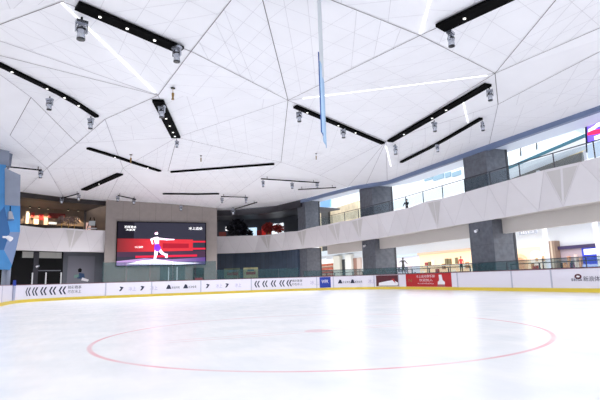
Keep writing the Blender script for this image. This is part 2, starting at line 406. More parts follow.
# slabs behind parapets (balcony floor) and bulkheads
def band_slab(name, path, o0, o1, z0, z1, m, s0=0, s1=None):
    s1 = path.L if s1 is None else s1
    return struct(sweep(MB(), path, s0, s1, rect(o1, o0, z0, z1), m).build(name))
band_slab('trim_1', RPATH, -.3, -1.1, 5.3, 5.75, beige_m)
band_slab('trim_2', RPATH, -1.1, -1.4, 3.58, 5.75, beige_m, s0=RPATH.s_of(319, 4.5))
band_slab('trim_3', RPATH, -1.4, -3.4, 5.3, 5.75, beige_m)
band_slab('trim_4', RPATH, -.3, -1.1, 4.5, 4.62, beige_m)
band_slab('trim_5', LPATH, -.3, -7, 5.3, 5.75, beige_m)
# ------------------------------------------------------------------ railing on the right parapet
s_r0 = RPATH.s_of(318, 7); s_r1 = RPATH.s_of(640, 7); nb = 14
for k in range(nb):
    a = s_r0+(s_r1-s_r0)*k/nb; b_ = s_r0+(s_r1-s_r0)*(k+1)/nb
    ords = ['farthest', 'second', 'third', 'fourth', 'fifth', 'sixth', 'seventh', 'eighth', 'ninth', 'tenth', 'eleventh', 'twelfth', 'thirteenth', 'nearest']
    t = thing('glass_railing', 'glass railing bay on the right balcony, %s of fourteen counted from far end' % ords[k], 'railing', RPATH.pt(a, 6.6, -.22), 'railing bays on the right balcony')
    sweep(MB(), RPATH, a, b_, rect(-.24, -.19, 7.52, 7.57), rail_m).build('handrail', t)
    p = RPATH.pt(a, 6.6, -.22); MB().box(p-Vector((.025, .025, 0)), p+Vector((.025, .025, .92)), rail_m).build('post', t)
    sweep(MB(), RPATH, a+.06, b_-.06, rect(-.225, -.21, 6.72, 7.45), clear_m).build('pane', t)
# ------------------------------------------------------------------ columns
def column(name, label, cx0, cy0, wx, wy, z0, z1, rz=0):
    t = thing(name, label, 'column', (cx0, cy0, z0), 'stone clad columns', rz, local=True)
    hx, hy = wx/2, wy/2
    mb = MB(); mb.box((-hx, -hy, 0), (hx, hy, z1-z0), stone_m); o = mb.build('stone_cladding', t, loc=(0, 0, 0))
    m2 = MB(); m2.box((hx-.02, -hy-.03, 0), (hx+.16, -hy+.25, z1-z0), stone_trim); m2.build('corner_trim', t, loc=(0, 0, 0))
    m3 = MB()
    for z in (1.4, 2.9): 
        if z < z1-z0: m3.box((-hx-.006, -hy-.006, z), (hx+.006, hy+.006, z+.012), stone_trim)
    m3.build('joint_line', t, loc=(0, 0, 0))
    return t
def col_pair(tag_, cx0, cy0, wx, wy, rz=0, zt=9.6):
    column('column', 'grey stone lower column %s' % tag_, cx0, cy0, wx, wy, 0, 4.5, rz)
    column('column', 'grey stone upper column %s' % tag_, cx0, cy0, wx, wy, 5.76, zt, rz)
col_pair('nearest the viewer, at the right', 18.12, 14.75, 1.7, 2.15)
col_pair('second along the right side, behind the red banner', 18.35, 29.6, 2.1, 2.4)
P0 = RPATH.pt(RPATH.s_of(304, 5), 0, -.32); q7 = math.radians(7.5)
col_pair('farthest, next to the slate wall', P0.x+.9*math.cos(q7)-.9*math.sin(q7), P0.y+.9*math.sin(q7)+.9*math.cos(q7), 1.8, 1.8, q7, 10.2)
# small wall lamps / sensors on the columns
def fitting(p, label, grp='small white fittings on columns and walls'):
    mb = MB(); mb.box((-.05, -.1, -.04), (.05, .1, .14), silver_m); mb.tube((-.05, 0, .05), (-.28, -.05, -.04), .07, pw_m, r2=.1); o = mb.build('security_camera', loc=None); o.location = p
    tag(o, label, 'security camera', grp)
p = atx(478, 231, 17.22); fitting(p, 'small white camera on the nearest lower stone column')
p = atx(366, 246, 17.25); fitting(p, 'small white camera on the second lower stone column')
p = aty(299, 254, 42.2); fitting(p, 'small white camera left of the farthest column, on the slate wall side')
# ------------------------------------------------------------------ beam under the ceiling rim
rimR = [(17.15, -6), (17.15, 25), (16.5, 31), (15.8, 36.6), (14.8, 41), (13.4, 44.8), (11.4, 47.5), (8.6, 49.0), (6.1, 49.7)]
BP = Path(list(reversed(rimR)))
s_mid = BP.s_of(300, 9.5)
def rimz(y):
    K = [(-9, 9.3), (13, 9.35), (25, 9.4), (28.5, 9.68), (31, 9.93), (36.6, 10.08), (41, 10.08), (44.8, 10.0), (60, 9.93)]
    for (a, za), (b_, zb) in zip(K, K[1:]):
        if y <= b_: return za+(zb-za)*(y-a)/(b_-a)
    return K[-1][1]
def sweepz(mb, path, s0, s1, o0, o1, dz0, dz1, m):
    n = int((s1-s0)/1.0); vs = []
    for k in range(n+1):
        t = s0+(s1-s0)*k/n; z = rimz(path.at(t)[0].y)
        vs += [path.pt(t, z+dz0, o0), path.pt(t, z+dz0, o1), path.pt(t, z+dz1, o1), path.pt(t, z+dz1, o0)]
    fs = [(k*4+i, k*4+(i+1) % 4, k*4+4+(i+1) % 4, k*4+4+i) for k in range(n) for i in range(4)]+[(0, 1, 2, 3), (n*4, n*4+1, n*4+2, n*4+3)]
    mb.raw(vs, fs, m); return mb
struct(sweepz(MB(), BP, s_mid, BP.L, -.4, -.08, -.32, .02, beam_m).build('trim_6'))
struct(sweepz(MB(), BP, 0, s_mid, -1.2, -.1, -.75, .0, mat('dark_beam', (52, 50, 58), .5)).build('trim_7'))
struct(sweepz(MB(), BP, s_mid, BP.L, -2.6, -.4, -.12, .06, mat('soffit_white', (214, 224, 238), .5)).build('trim_9'))
struct(sweep(MB(), LPATH, 0, LPATH.L, rect(-1.0, 0, 9.5, 9.98), mat('brown_beam', (34, 28, 30), .5)).build('trim_8'))
# ------------------------------------------------------------------ ceiling
V = {}
def node(k, x, y, z): V[k] = atz(x, y, z)
for k, x, y, z in [('A', 62, 1, 10.9), ('A2', -70, 50, 10.3), ('B', 158, 95, 9.95), ('T', 255, -31, 10.9), ('K', 191, 51, 10.35), ('C', 288, 100, 10.65),
    ('D', 420, 35, 10.2), ('Vv', 445, -60, 10.7), ('W', 590, -42, 10.2), ('E', 495, 73, 10.25), ('X', 690, -70, 10.1), ('X2', 640, 10, 9.9), ('Q', 498, 104, 9.85), ('Q2', 660, 20, 9.6),
    ('J', 386, 141, 9.75), ('M', 281, 162, 10.2), ('H', 177, 137, 10.05), ('L', 168, 171, 10.25), ('P', 31, 97, 10.7), ('P0', -40, 45, 10.5), ('P1', 10, 135, 10.4), ('P2', -60, 150, 10.6),
    ('G', 77, 143, 10.2), ('S', 105, 119, 10.1), ('R1', 47, 168, 9.9), ('Z1', 123, 168, 10.3), ('SA', -60, 20, 10.6), ('A0', 40, -90, 10.6), ('F1', 320, 175, 10.0)]:
    node(k, x, y, z)
def rim(k, v): V[k] = Vector(v)
rim('r0', (17.2, -6, 9.25)); rim('r1', (17.2, 6, 9.25)); rim('r2', (17.2, 13.2, 9.35)); rim('r3', (17.2, 25.5, 9.4)); rim('r3b', (16.8, 28.5, 9.7)); rim('r4', (16.4, 31.5, 9.96)); rim('r5', (15.8, 36.6, 10.1))
rim('r6', (14.8, 41, 10.1)); rim('r7', (13.4, 44.8, 10.0)); rim('r8', (8.6, 49, 9.95)); rim('r8b', (6.1, 49.7, 9.95)); rim('r9', (5.95, 44.75, 9.5)); rim('r10', (0, 44.75, 9.85)); rim('r11', (-5.9, 44.75, 10.05))
rim('r12', (-6.0, 45.3, 10.0)); rim('r13', (-10, 43.7, 10.0)); rim('r14', (-13.4, 41.4, 10.0)); rim('r15', (-18, 37.5, 10.1)); rim('r16', (-18, 8, 10.6)); rim('r17', (-17, -6, 10.6)); rim('r18', (0, -7, 10.8))
keys = list(V); idx = {k: i for i, k in enumerate(keys)}
rimc = ['r0', 'r1', 'r2', 'r3', 'r3b', 'r4', 'r5', 'r6', 'r7', 'r8', 'r8b', 'r9', 'r10', 'r11', 'r12', 'r13', 'r14', 'r15', 'r16', 'r17', 'r18', 'r0']
E_dark = [('A', 'A2'), ('A', 'K'), ('K', 'C'), ('K', 'T'), ('K', 'B'), ('T', 'C'), ('T', 'D'), ('C', 'D'), ('D', 'W'), ('D', 'E'), ('E', 'W'), ('E', 'X2'), ('Q', 'Q2'), ('E', 'Q'),
          ('C', 'M'), ('B', 'P0'), ('S', 'G'), ('G', 'R1'), ('P', 'G'), ('P', 'P1'), ('S', 'B'), ('H', 'L'), ('H', 'M'), ('C', 'J'), ('J', 'E')]
E_faint = [('B', 'SA'), ('A', 'B'), ('D', 'Vv'), ('C', 'E'), ('H', 'C'), ('H', 'B'), ('G', 'H'), ('H', 'Z1'), ('R1', 'Z1'), ('R1', 'r13'), ('Z1', 'r11'), ('Z1', 'r10'), ('L', 'Z1'), ('L', 'M'), ('M', 'F1'), ('F1', 'r4'),
           ('J', 'r4'), ('J', 'r3'), ('Q', 'r2'), ('J', 'Q'), ('F1', 'J'), ('M', 'r9'), ('P1', 'R1'), ('P', 'P0'), ('R1', 'r14'), ('S', 'Z1'), ('J', 'r3b')]
cons = [(idx[a], idx[b_]) for a, b_ in E_dark+E_faint]+[(idx[a], idx[b_]) for a, b_ in zip(rimc, rimc[1:])]
co2 = [Vector((V[k].x, V[k].y)) for k in keys]
ov, oe, of, orig, _, _ = delaunay_2d_cdt(co2, cons, [], 1, 1e-4)
# heights for every output vertex (crossing points interpolate the constraint they fall on)
hv = []
for i, v in enumerate(ov):
    if orig[i]: hv.append(V[keys[orig[i][0]]].z)
    else:
        ws = [(1/((v-c).length+1e-3)**2, V[k].z) for c, k in zip(co2, keys)]; hv.append(sum(a*b_ for a, b_ in ws)/sum(a for a, _ in ws))
CV = [Vector((v.x, v.y, z)) for v, z in zip(ov, hv)]
mb = MB(); mb.raw(CV, [tuple(f) for f in of], white_panel)
bvh = BVHTree.FromPolygons([tuple(c) for c in CV], [tuple(f) for f in of])
def ceil_px(x, y):
    r = ray(x, y).normalized(); h = bvh.ray_cast(CAM, r)
    return h[0] if h[0] is not None else atz(x, y, 10)
def ceil_xy(x, y):
    h = bvh.ray_cast(Vector((x, y, 0)), Vector((0, 0, 1))); return h[0].z if h[0] is not None else 10
def strip(mb, p, q, w, m, drop=.008, n=None):
    n = n or max(1, int((q-p).length/1.5)); d = (q-p); sd = Vector((d.y, -d.x, 0)).normalized()*w/2
    for k in range(n):
        a = p+d*(k/n); c = p+d*((k+1)/n); ps = []
        for u in (a-sd, c-sd, c+sd, a+sd): ps.append(Vector((u.x, u.y, a.z+(c.z-a.z)*(0 if u in (a-sd, a+sd) else 1)-drop)))
        mb.poly(ps, m)
for a, b_ in E_dark: strip(mb, V[a], V[b_], .03, seam_dark, .02)
for a, b_ in E_faint: strip(mb, V[a], V[b_], .03, mat('seam_mid', (176, 172, 180), .8), .016)
rnd = random.Random(5)
for f in of:
    if len(f) != 3: continue
    P = [CV[i] for i in f]; per = max((P[i]-P[(i+1) % 3]).length for i in range(3)); n = max(2, min(9, int(per/1.5)))
    area = (P[1]-P[0]).cross(P[2]-P[0]).length/2
    if area < 3 or 2*area/per**2 < .28: continue
    for axis in range(3):
        a, b_, c = P[axis], P[(axis+1) % 3], P[(axis+2) % 3]
        for k in range(1, n):
            if rnd.random() < .15: continue
            t1 = (k+rnd.uniform(-.12, .12))/n; t2 = (k+rnd.uniform(-.12, .12))/n
            strip(mb, a.lerp(b_, t1), a.lerp(c, t2), .016, seam_faint, .006, 1)
struct(mb.build('ceiling'))
# fascia closing the ceiling rim: thin upstand
mb = MB()
# ------------------------------------------------------------------ ceiling fittings: led strips
def led(x0, y0, x1, y1, w, label, e=1.3):
    p = ceil_px(x0, y0); q = ceil_px(x1, y1); mb = MB(); up = Vector((0, 0, 1)); n = 6
    d = q-p
    for k in range(n):
        a = p+d*(k/n); b_ = p+d*((k+1)/n); a = Vector((a.x, a.y, ceil_xy(a.x, a.y)-.03)); b_ = Vector((b_.x, b_.y, ceil_xy(b_.x, b_.y)-.03))
        mb.beam(a, b_, w, .03, mat('led_white%.1f' % e, (255, 255, 255), .5, emit=e))
    o = mb.build('led_strip', loc=p); tag(o, label, 'light strip', 'white light strips let into the ceiling')
led(62, 2, 155, 92, .075, 'bright white light strip on the left, running down from the widest black track')
led(432, -8, 420.5, 33, .07, 'short bright white light strip at the top, just left of the black track')
led(303, 98, 487, 75, .06, 'long faint white light strip above the two black tracks that meet in a V', .8)
led(386, 146, 391, 166, .05, 'short white light strip running down to the second stone column')
led(463, 101, 468, 122, .05, 'short white light strip between the two right-hand black tracks')
# ------------------------------------------------------------------ tracks
def track(x0, y0, x1, y1, w, label, dots=()):
    p = ceil_px(x0, y0); q = ceil_px(x1, y1); t = thing('light_track', label, 'light track', p-Vector((0, 0, .1)), 'black light tracks on the ceiling')
    n = 5; mb = MB(); pts = []
    for k in range(n+1):
        a = p.lerp(q, k/n); pts.append(Vector((a.x, a.y, ceil_xy(a.x, a.y)-.09)))
    for a, b_ in zip(pts, pts[1:]): mb.beam(a, b_+(b_-a).normalized()*.004, w, .12, black_m)
    mb.build('channel', t)
    for d in dots:
        i = min(n-1, int(d*n)); a = pts[i].lerp(pts[i+1], d*n-i)
        m2 = MB(); m2.tube(a-Vector((0, 0, .05)), a-Vector((0, 0, .085)), min(.055, w*.3), mat('dot_lamp', (255, 253, 248), .4, emit=1.3), 10); m2.build('downlight', t)
    return t
track(77, 3, 181, 48, .52, 'widest black light track at the upper left, with a silver spotlight at each end', (.2, .45, .72))
track(-20, 53, 97, 115, .26, 'black light track slanting in from the left edge', (.22, .5, .66, .8))
track(158, 99, 176, 136, .55, 'short broad black track standing steeply left of centre, with a row of small lamps', (.4, .6, .8, .93))
track(88, 147, 160, 170, .28, 'black light track in the left middle, with the brass pendant at its centre', (.33, .8))
track(84, 189, 120, 173, .55, 'short thick black track above the left balcony bar', (.45,))
track(171, 171, 274, 163, .2, 'long thin nearly level black track above the video screen', ())
track(163, 193, 219, 193, .2, 'thin level black track just above the top of the video screen wall', ())
track(295, 105, 383, 142, .3, 'left arm of the V of black tracks, crossed by the hanging banner', (.12, .45, .65))
track(390, 140, 488, 83, .42, 'right arm of the V of black tracks, the longest on the right', (.18, .5, .64))
track(401, 161, 481, 117, .22, 'thin black track closest to the right ceiling edge, below the long one', ())
track(440, 26, 520, -12, .62, 'broad black light track at the top edge, right of centre', (.33,))
# ------------------------------------------------------------------ spotlights (one prototype)
def make_spot():
    t = thing('spotlight', '', 'spotlight', (0, 0, 0), 'silver spotlights hanging from the ceiling', local=True)
    m = MB(); m.box((-.16, -.1, -.09), (.16, .1, 0), silver_m); m.tube((0, 0, 0), (0, 0, .12), .03, black_m); m.build('base', t, loc=(0, 0, 0))
    m = MB(); U = [(-.17, -.36), (-.17, -.09), (.17, -.09), (.17, -.36), (.14, -.36), (.14, -.12), (-.14, -.12), (-.14, -.36)]
    m.raw([(x, y, z) for y in (-.04, .04) for x, z in U], [(0, 1, 6, 7), (1, 2, 5, 6), (2, 3, 4, 5), (15, 14, 9, 8), (14, 13, 10, 9), (13, 12, 11, 10)]+[(i, i+8, (i+1) % 8+8, (i+1) % 8) for i in range(8)], silver_m); m.build('yoke', t, loc=(0, 0, 0))
    m = MB(); m.lathe([(.07, -.14), (.12, -.17), (.13, -.34), (.105, -.4), (.12, -.55)], silver_m, n=16); m.build('housing', t, loc=(0, 0, 0), smooth=True)
    m = MB(); m.lathe([(.115, -.55), (.12, -.585), (.09, -.59)], lens_m, n=16); m.build('lens', t, loc=(0, 0, 0))
    m = MB(); m.lathe([(.131, -.24), (.137, -.25), (.137, -.29), (.131, -.30)], lens_m, n=16); m.build('focus_ring', t, loc=(0, 0, 0))
    return t
spots = [(82, 16, 1.25, 'big silver spotlight at the left end of the widest track'), (177, 42, 1.1, 'silver spotlight at the right end of the widest track'),
 (50, 95, 1.0, 'silver spotlight halfway along the track at the left edge'), (91, 115, 1.0, 'silver spotlight at the right end of the left edge track'),
 (162, 102, 1.05, 'silver spotlight inside the short broad track left of centre'), (177, 138, .7, 'small spotlight at the lower end of the short broad track'),
 (299, 109, .95, 'silver spotlight at the left end of the V of tracks'), (343, 126, .95, 'silver spotlight on the left arm of the V, right of the banner'),
 (434, 119, .95, 'silver spotlight in the middle of the long right track'), (489, 86, .95, 'silver spotlight at the upper end of the long right track'),
 (395, 143, 1.0, 'silver spotlight at the lower end of the long right track'), (437, 142, .8, 'silver spotlight in the middle of the thin right track'),
 (482, 119, .85, 'silver spotlight at the upper end of the thin right track'), (450, 27, 1.0, 'silver spotlight at the lower end of the broad track at the top edge'),
 (41, 168, 1.0, 'spotlight at the end of the thin pipe beside the blue cladding'), (62, 196, 1.0, 'spotlight left end of the small bracket over the bar'),
 (79, 193, 1.0, 'spotlight right end of the small bracket over the bar'), (118, 194, 1.0, 'spotlight left of two above the left end of the screen wall'), (134, 197, 1.0, 'spotlight right of two above the left end of the screen wall'),
 (159, 204, 1.0, 'left one of two small spotlights over the video screen'), (181, 204, 1.0, 'right one of two small spotlights over the video screen'),
 (263, 179, .9, 'spotlight at the left end of the bar above the far right curve'), (292, 181, .9, 'spotlight in the middle of the bar above the far right curve'), (317, 181, .8, 'spotlight at the right end of the bar above the far right curve'),
 (233, 207, 1.3, 'spotlight hanging low before the dark upper right gallery'), (222, 196, .9, 'left spotlight of the small pair right of the level track'), (246, 196, .9, 'right spotlight of the small pair right of the level track')]
proto = make_spot()
for i, (x, y, sc, lb) in enumerate(spots):
    p = ceil_px(x, y)-Vector((0, 0, .2)); rz = rnd.uniform(-1, 1)
    if i == 0: proto.location = p; proto['label'] = lb; proto.scale = (sc,)*3; proto.rotation_euler.z = .3
    else: dup(proto, p, lb, rz, sc=sc)
# thin bars carrying small spots
def bar(x0, y0, x1, y1, label):
    p = ceil_px(x0, y0)-Vector((0, 0, .25)); q = ceil_px(x1, y1)-Vector((0, 0, .25))
    t = thing('lighting_bar', label, 'lighting bar', p, 'thin hanging bars for spotlights')
    MB().beam(p, q, .09, .09, black_m).build('bar', t)
    for k in (.1, .9):
        a = p.lerp(q, k); MB().tube(a, (a.x, a.y, ceil_xy(a.x, a.y)+.02), .025, black_m, 8).build('hanger', t)
for b4 in [(4, 163, 42, 167, 'thin dark lighting bar beside the blue cladding'), (61, 196, 79, 191, 'short dark lighting bar over the left balcony bar'), (118, 193, 136, 197, 'short dark lighting bar over the left end of the screen wall'),
           (261, 176, 319, 180, 'dark lighting bar above the far right curve'), (298, 187, 336, 185, 'thin dark lighting bar left of the second stone column'), (231, 208, 257, 200, 'dark slanting lighting bar before the upper right gallery'), (221, 194, 248, 195, 'small dark lighting bar right of the level track')]:
    bar(*b4)
# brass pendants with disc
def pendant():
    t = thing('pendant_fitting', '', 'ceiling fitting', (0, 0, 0), 'small brass fittings under round plates', local=True)
    MB().lathe([(.13, -.02), (.13, .02)], lens_m).build('ceiling_plate', t, loc=(0, 0, 0))
    MB().tube((0, 0, -.02), (0, 0, -.3), .02, brass_m, 8).build('stem', t, loc=(0, 0, 0))
    MB().lathe([(.05, -.28), (.08, -.34), (.05, -.6), (.09, -.68), (.08, -.7)], brass_m).build('lamp_body', t, loc=(0, 0, 0), smooth=True)
    return t
pd = pendant()
for i, (x, y, sc, lb) in enumerate([(173, 87, .8, 'brass fitting under a dark plate, beside the short broad track'), (131, 154, .8, 'brass fitting on the left middle track'), (201, 155, .6, 'tiny fitting above the middle of the long thin track'), (316, 153, .6, 'tiny fitting below the tip of the hanging banner')]):
    p = ceil_px(x, y)-Vector((0, 0, .06))
    if i == 0: pd.location = p; pd['label'] = lb; pd.scale = (sc,)*3
    else: dup(pd, p, lb, 0, sc=sc)
# ------------------------------------------------------------------ hanging banner, nearly edge-on
ban = thing('hanging_banner', 'long white and blue cloth banner hanging from the ceiling, seen nearly edge on', 'banner', (0, 0, 0))
def bpt(dist, z, side):
    d = Vector((math.sin(YAW+math.atan((side-300)/F)), math.cos(YAW+math.atan((side-300)/F)), 0)); return CAM*1+d*dist+Vector((0, 0, z-HC))
near0 = bpt(13.6, 0, 325.3); far0 = bpt(15.4, 0, 328.3)
nrm = Vector((far0.y-near0.y, near0.x-far0.x, 0)).normalized()
def sheet(zs0, zs1, m0, off, u0=0, u1=1):
    mb = MB(); n = 8
    for k in range(n):
        a = near0.lerp(far0, u0+(u1-u0)*k/n); c = near0.lerp(far0, u0+(u1-u0)*(k+1)/n)
        wa = .03*math.sin((u0+(u1-u0)*k/n)*9)+off; wc = .03*math.sin((u0+(u1-u0)*(k+1)/n)*9)+off
        P = [Vector((a.x, a.y, zs0))+nrm*wa, Vector((c.x, c.y, zs0))+nrm*wc, Vector((c.x, c.y, zs1))+nrm*wc, Vector((a.x, a.y, zs1))+nrm*wa]
        mb.hexa([p-nrm*.01 for p in P], [p+nrm*.01 for p in P], m0)
    return mb
ztop = ceil_xy(near0.x, near0.y)
sheet(7.6, ztop-.1, mat('banner_white', (206, 212, 218), .8), 0).build('upper_cloth', ban)
sheet(5.35, 7.6, mat('banner_blue', (158, 188, 222), .8), 0).build('lower_cloth', ban)
sheet(5.35, 7.9, mat('banner_navy', (44, 84, 160), .8), -.035, 0, .22).build('blue_border', ban)
MB().beam(Vector((near0.x, near0.y, ztop-.08)), Vector((far0.x, far0.y, ztop-.08)), .05, .05, silver_m).build('hanging_rod', ban)
# ------------------------------------------------------------------ screen wall (wall_back) and video screen
mb = MB(); mb.box((-5.95, 44.7, 0), (6.06, 50.5, 10.3), taupe_m)
for i in range(1, 7): x = -5.95+12*i/7; mb.box((x-.012, 44.692, 3), (x+.012, 44.71, 10.2), mat('wall_seam', (118, 110, 108), .7))
struct(mb.build('wall_back'))
scr = thing('video_screen', 'large video screen showing a figure skater on red and dark background', 'screen', (0, 44.5, 3))
Y0 = 44.45
def E_(n, c, e=1.0): return mat(n, c, .4, emit=e, spec=.1)
sx0, sx1, sz0, sz1 = -4.72, 4.67, 2.98, 7.62
MB().box((sx0-.1, Y0+.02, sz0-.1), (sx1+.1, 44.7, sz1+.1), black_m).build('frame', scr)
W = sx1-sx0; H = sz1-sz0
def sp_(name, pts, m, e, parent=scr):
    mb = MB(); mb.poly([(sx0+u*W, Y0-e, sz0+v*H) for u, v in pts], m); return mb.build(name, parent)
def blend(name, c0, c1, axis, m0, m1, e=.8):
    m = bpy.data.materials.new(name); m.use_nodes = True; nt = m.node_tree; b = nt.nodes['Principled BSDF']; tcx = nt.nodes.new('ShaderNodeTexCoord'); sp = nt.nodes.new('ShaderNodeSeparateXYZ'); mr = nt.nodes.new('ShaderNodeMapRange'); mxx = nt.nodes.new('ShaderNodeMix'); mxx.data_type = 'RGBA'
    geo = nt.nodes.new('ShaderNodeNewGeometry')
    nt.links.new(geo.outputs['Position'], sp.inputs[0]); nt.links.new(sp.outputs[axis], mr.inputs[0]); mr.inputs[1].default_value = m0; mr.inputs[2].default_value = m1
    nt.links.new(mr.outputs[0], mxx.inputs[0]); mxx.inputs[6].default_value = srgb(c0); mxx.inputs[7].default_value = srgb(c1)
    b.inputs['Base Color'].default_value = (0, 0, 0, 1); nt.links.new(mxx.outputs[2], b.inputs['Emission Color']); b.inputs['Emission Strength'].default_value = e; return m
sp_('display', [(0, 0), (1, 0), (1, 1), (0, 1)], E_('scr_bg', (42, 42, 54)), 0)
sp_('display_dark_side', [(0, .3), (.14, .3), (.175, .6), (.18, 1), (0, 1)], E_('scr_bg2', (22, 20, 30)), .004)
redg = blend('scr_red', (120, 10, 20), (226, 34, 52), 0, sx0, sx0+.35*W, 1.0)
sp_('red_band', [(0, .3), (.85, .33), (.85, .6), (0, .62)], redg, .008)
sp_('red_band', [(.85, .36), (1, .36), (1, .4), (.85, .4)], E_('scr_red2', (190, 30, 50)), .008)
sp_('red_band', [(.85, .53), (1, .53), (1, .57), (.85, .57)], E_('scr_red2', (190, 30, 50)), .008)
sp_('dark_band', [(.5, .39), (.8, .4), (.8, .5), (.5, .51)], E_('scr_dkred', (140, 24, 40)), .012)
sp_('dark_band', [(0, .2), (1, .18), (1, .32), (0, .31)], E_('scr_bg3', (58, 40, 58)), .010)
sp_('red_streak', [(.2, .17), (.9, .19), (.9, .24), (.2, .22)], E_('scr_red3', (180, 30, 56)), .014)
sp_('floor_glow', [(0, 0), (1, 0), (1, .17), (.6, .13), (.3, .16), (0, .1)], blend('scr_floor', (214, 170, 240), (96, 60, 150), 0, sx0+.3*W, sx1), .016)
sp_('floor_glow_white', [(.1, .03), (.7, .0), (.95, .03), (.6, .08), (.42, .13), (.25, .1)], E_('scr_white', (250, 240, 255), 1.2), .020)
# skater
skm = E_('scr_skin', (246, 222, 240), 1.1); pum = E_('scr_purple', (130, 60, 200), 1.1)
def limb(name, pts, m, e=.024):
    mb = MB()
    for (x0, y0, w0), (x1, y1, w1) in zip(pts, pts[1:]):
        d = Vector((x1-x0, y1-y0)).normalized(); n_ = Vector((-d.y, d.x))
        q = [(x0+n_.x*w0, y0+n_.y*w0), (x1+n_.x*w1, y1+n_.y*w1), (x1-n_.x*w1, y1-n_.y*w1), (x0-n_.x*w0, y0-n_.y*w0)]
        mb.poly([(sx0+a*H, Y0-e, sz0+b_*H) for a, b_ in q], m)
        mb.poly([(sx0+(x1+w1*math.cos(t))*H, Y0-e, sz0+(y1+w1*math.sin(t))*H) for t in [math.pi*2*i/10 for i in range(10)]], m)
    return mb.build(name, scr)
limb('skater_body', [(.865, .66, .04), (.87, .58, .055), (.88, .5, .045)], skm)
limb('skater_body', [(.86, .72, .035), (.862, .75, .035)], skm)
limb('skater_body', [(.9, .62, .025), (1.1, .6, .018), (1.27, .6, .012)], skm)
limb('skater_body', [(.83, .63, .025), (.75, .6, .02), (.78, .5, .016)], skm)
limb('skater_body', [(.88, .42, .05), (.86, .26, .035), (.83, .1, .022)], skm)
limb('skater_body', [(.9, .4, .045), (1.0, .28, .03), (1.1, .22, .024)], skm)
limb('skater_body', [(1.1, .26, .03), (1.1, .19, .03)], skm)
limb('skater_body', [(.83, .1, .03), (.8, .08, .03)], skm)
limb('skater_dress', [(.875, .5, .045), (.885, .42, .06), (.895, .39, .075)], pum, .028)
limb('skater_hair', [(.84, .765, .018), (.86, .785, .02)], E_('scr_hair', (90, 50, 60)), .028)
def scr_text(s, u, v, w, h):
    vs, fs = text_fit(s, w*W, h*H); mb = MB(); mb.raw([(sx0+u*W+a, Y0-.03, sz0+v*H+b_) for a, b_ in vs], fs, E_('scr_text', (255, 255, 255), 1.3)); mb.build('screen_lettering', scr)
scr_text('花样滑冰', .07, .86, .13, .06); scr_text('大奖赛', .09, .8, .1, .05); scr_text('冰上盛典', .19, .4, .09, .045); scr_text('冰上运动', .8, .84, .16, .07)
# door and pulls under the screen
dm = mat('door_black', (9, 9, 12), .6, spec=.2)
def pull(p, t, L=1.5):
    m = MB(); m.box((p[0]-.06, p[1]-.09, p[2]), (p[0]+.06, p[1]-.02, p[2]+L), mat('pull_steel', (226, 228, 232), .35))
    m.build('door_handle', t)
a = aty(160, 275, 44.6); c = aty(185, 275, 44.6)
t = thing('glass_doors', 'pair of dull glass doors with two tall steel handles under the video screen', 'door', ((a.x+c.x)/2, 44.6, 0))
for u, v_ in ((a.x, (a.x+c.x)/2-.01), ((a.x+c.x)/2+.01, c.x)): MB().box((u, 44.62, 0), (v_, 44.695, 2.85), mat('dull_glass', (96, 110, 112), .2)).build('door_leaf', t)
for x in (168.5, 177):
    p = aty(x, 280, 44.62); pull((p.x, 44.7, 1.25), t, 1.5)
a = aty(193, 275, 44.6); c = aty(204, 275, 44.6)
t = thing('doorway', 'small dark doorway with red glow under the right corner of the video screen', 'door', (a.x, 44.6, 0))
MB().box((a.x, 44.6, 0), (c.x, 44.7, 2.6), dm).build('door_leaf', t)
MB().box((a.x+.25, 44.58, .9), (c.x-.15, 44.6, 1.5), mat('red_sign', (150, 20, 30), .5, emit=.3)).build('red_sign', t)
# ------------------------------------------------------------------ lower walls
LW = Path([(-19, 40), (-14.2, 43.0), (-10.6, 45.3), (-5.9, 47)])
struct(sweep(MB(), LW, 0, LW.L, rect(-.3, 0, 0, 5.3), grey_m).build('wall_left'))
s62 = LW.s_of(62, 2.5); s21 = LW.s_of(19, 2.5); s40 = LW.s_of(40, 2.5)
por = thing('entrance_portal', 'black entrance portal with glass doors under the left balcony', 'door', LW.at(s40)[0])
sweep(MB(), LW, s21-2, s62, rect(0, .25, 0, 3.15), dm).build('portal_surround', por)
sweep(MB(), LW, LW.s_of(36, 2.5), LW.s_of(60, 2.5), rect(.25, .3, 2.55, 2.65), grey_m).build('transom', por)
for a, b_, nm in ((20, 31, ''), (37, 60, '')):
    sweep(MB(), LW, LW.s_of(a, 2.5), LW.s_of(b_, 2.5), rect(.02, .28, 3.85, 4.45), mat('light_soffit', (186, 186, 182), .5)).build('light_box', por)
sweep(MB(), LW, s21-2, s62, rect(0, .2, 3.0, 4.5), dm).build('header', por)
sweep(MB(), LW, LW.s_of(31.5, 2.5), LW.s_of(36.5, 2.5), rect(.02, .34, 0, 4.4), mat('portal_pier', (50, 50, 60), .5)).build('pier', por)
for x in (31, 44.5, 60.3):
    s = LW.s_of(x, 2); p = LW.pt(s, 1.2, .3); pull((p.x, p.y, 1.25), por, 1.15)
fitting(LW.pt(LW.s_of(37, 2.8), 3.0, .4), 'white camera above the black portal doors')
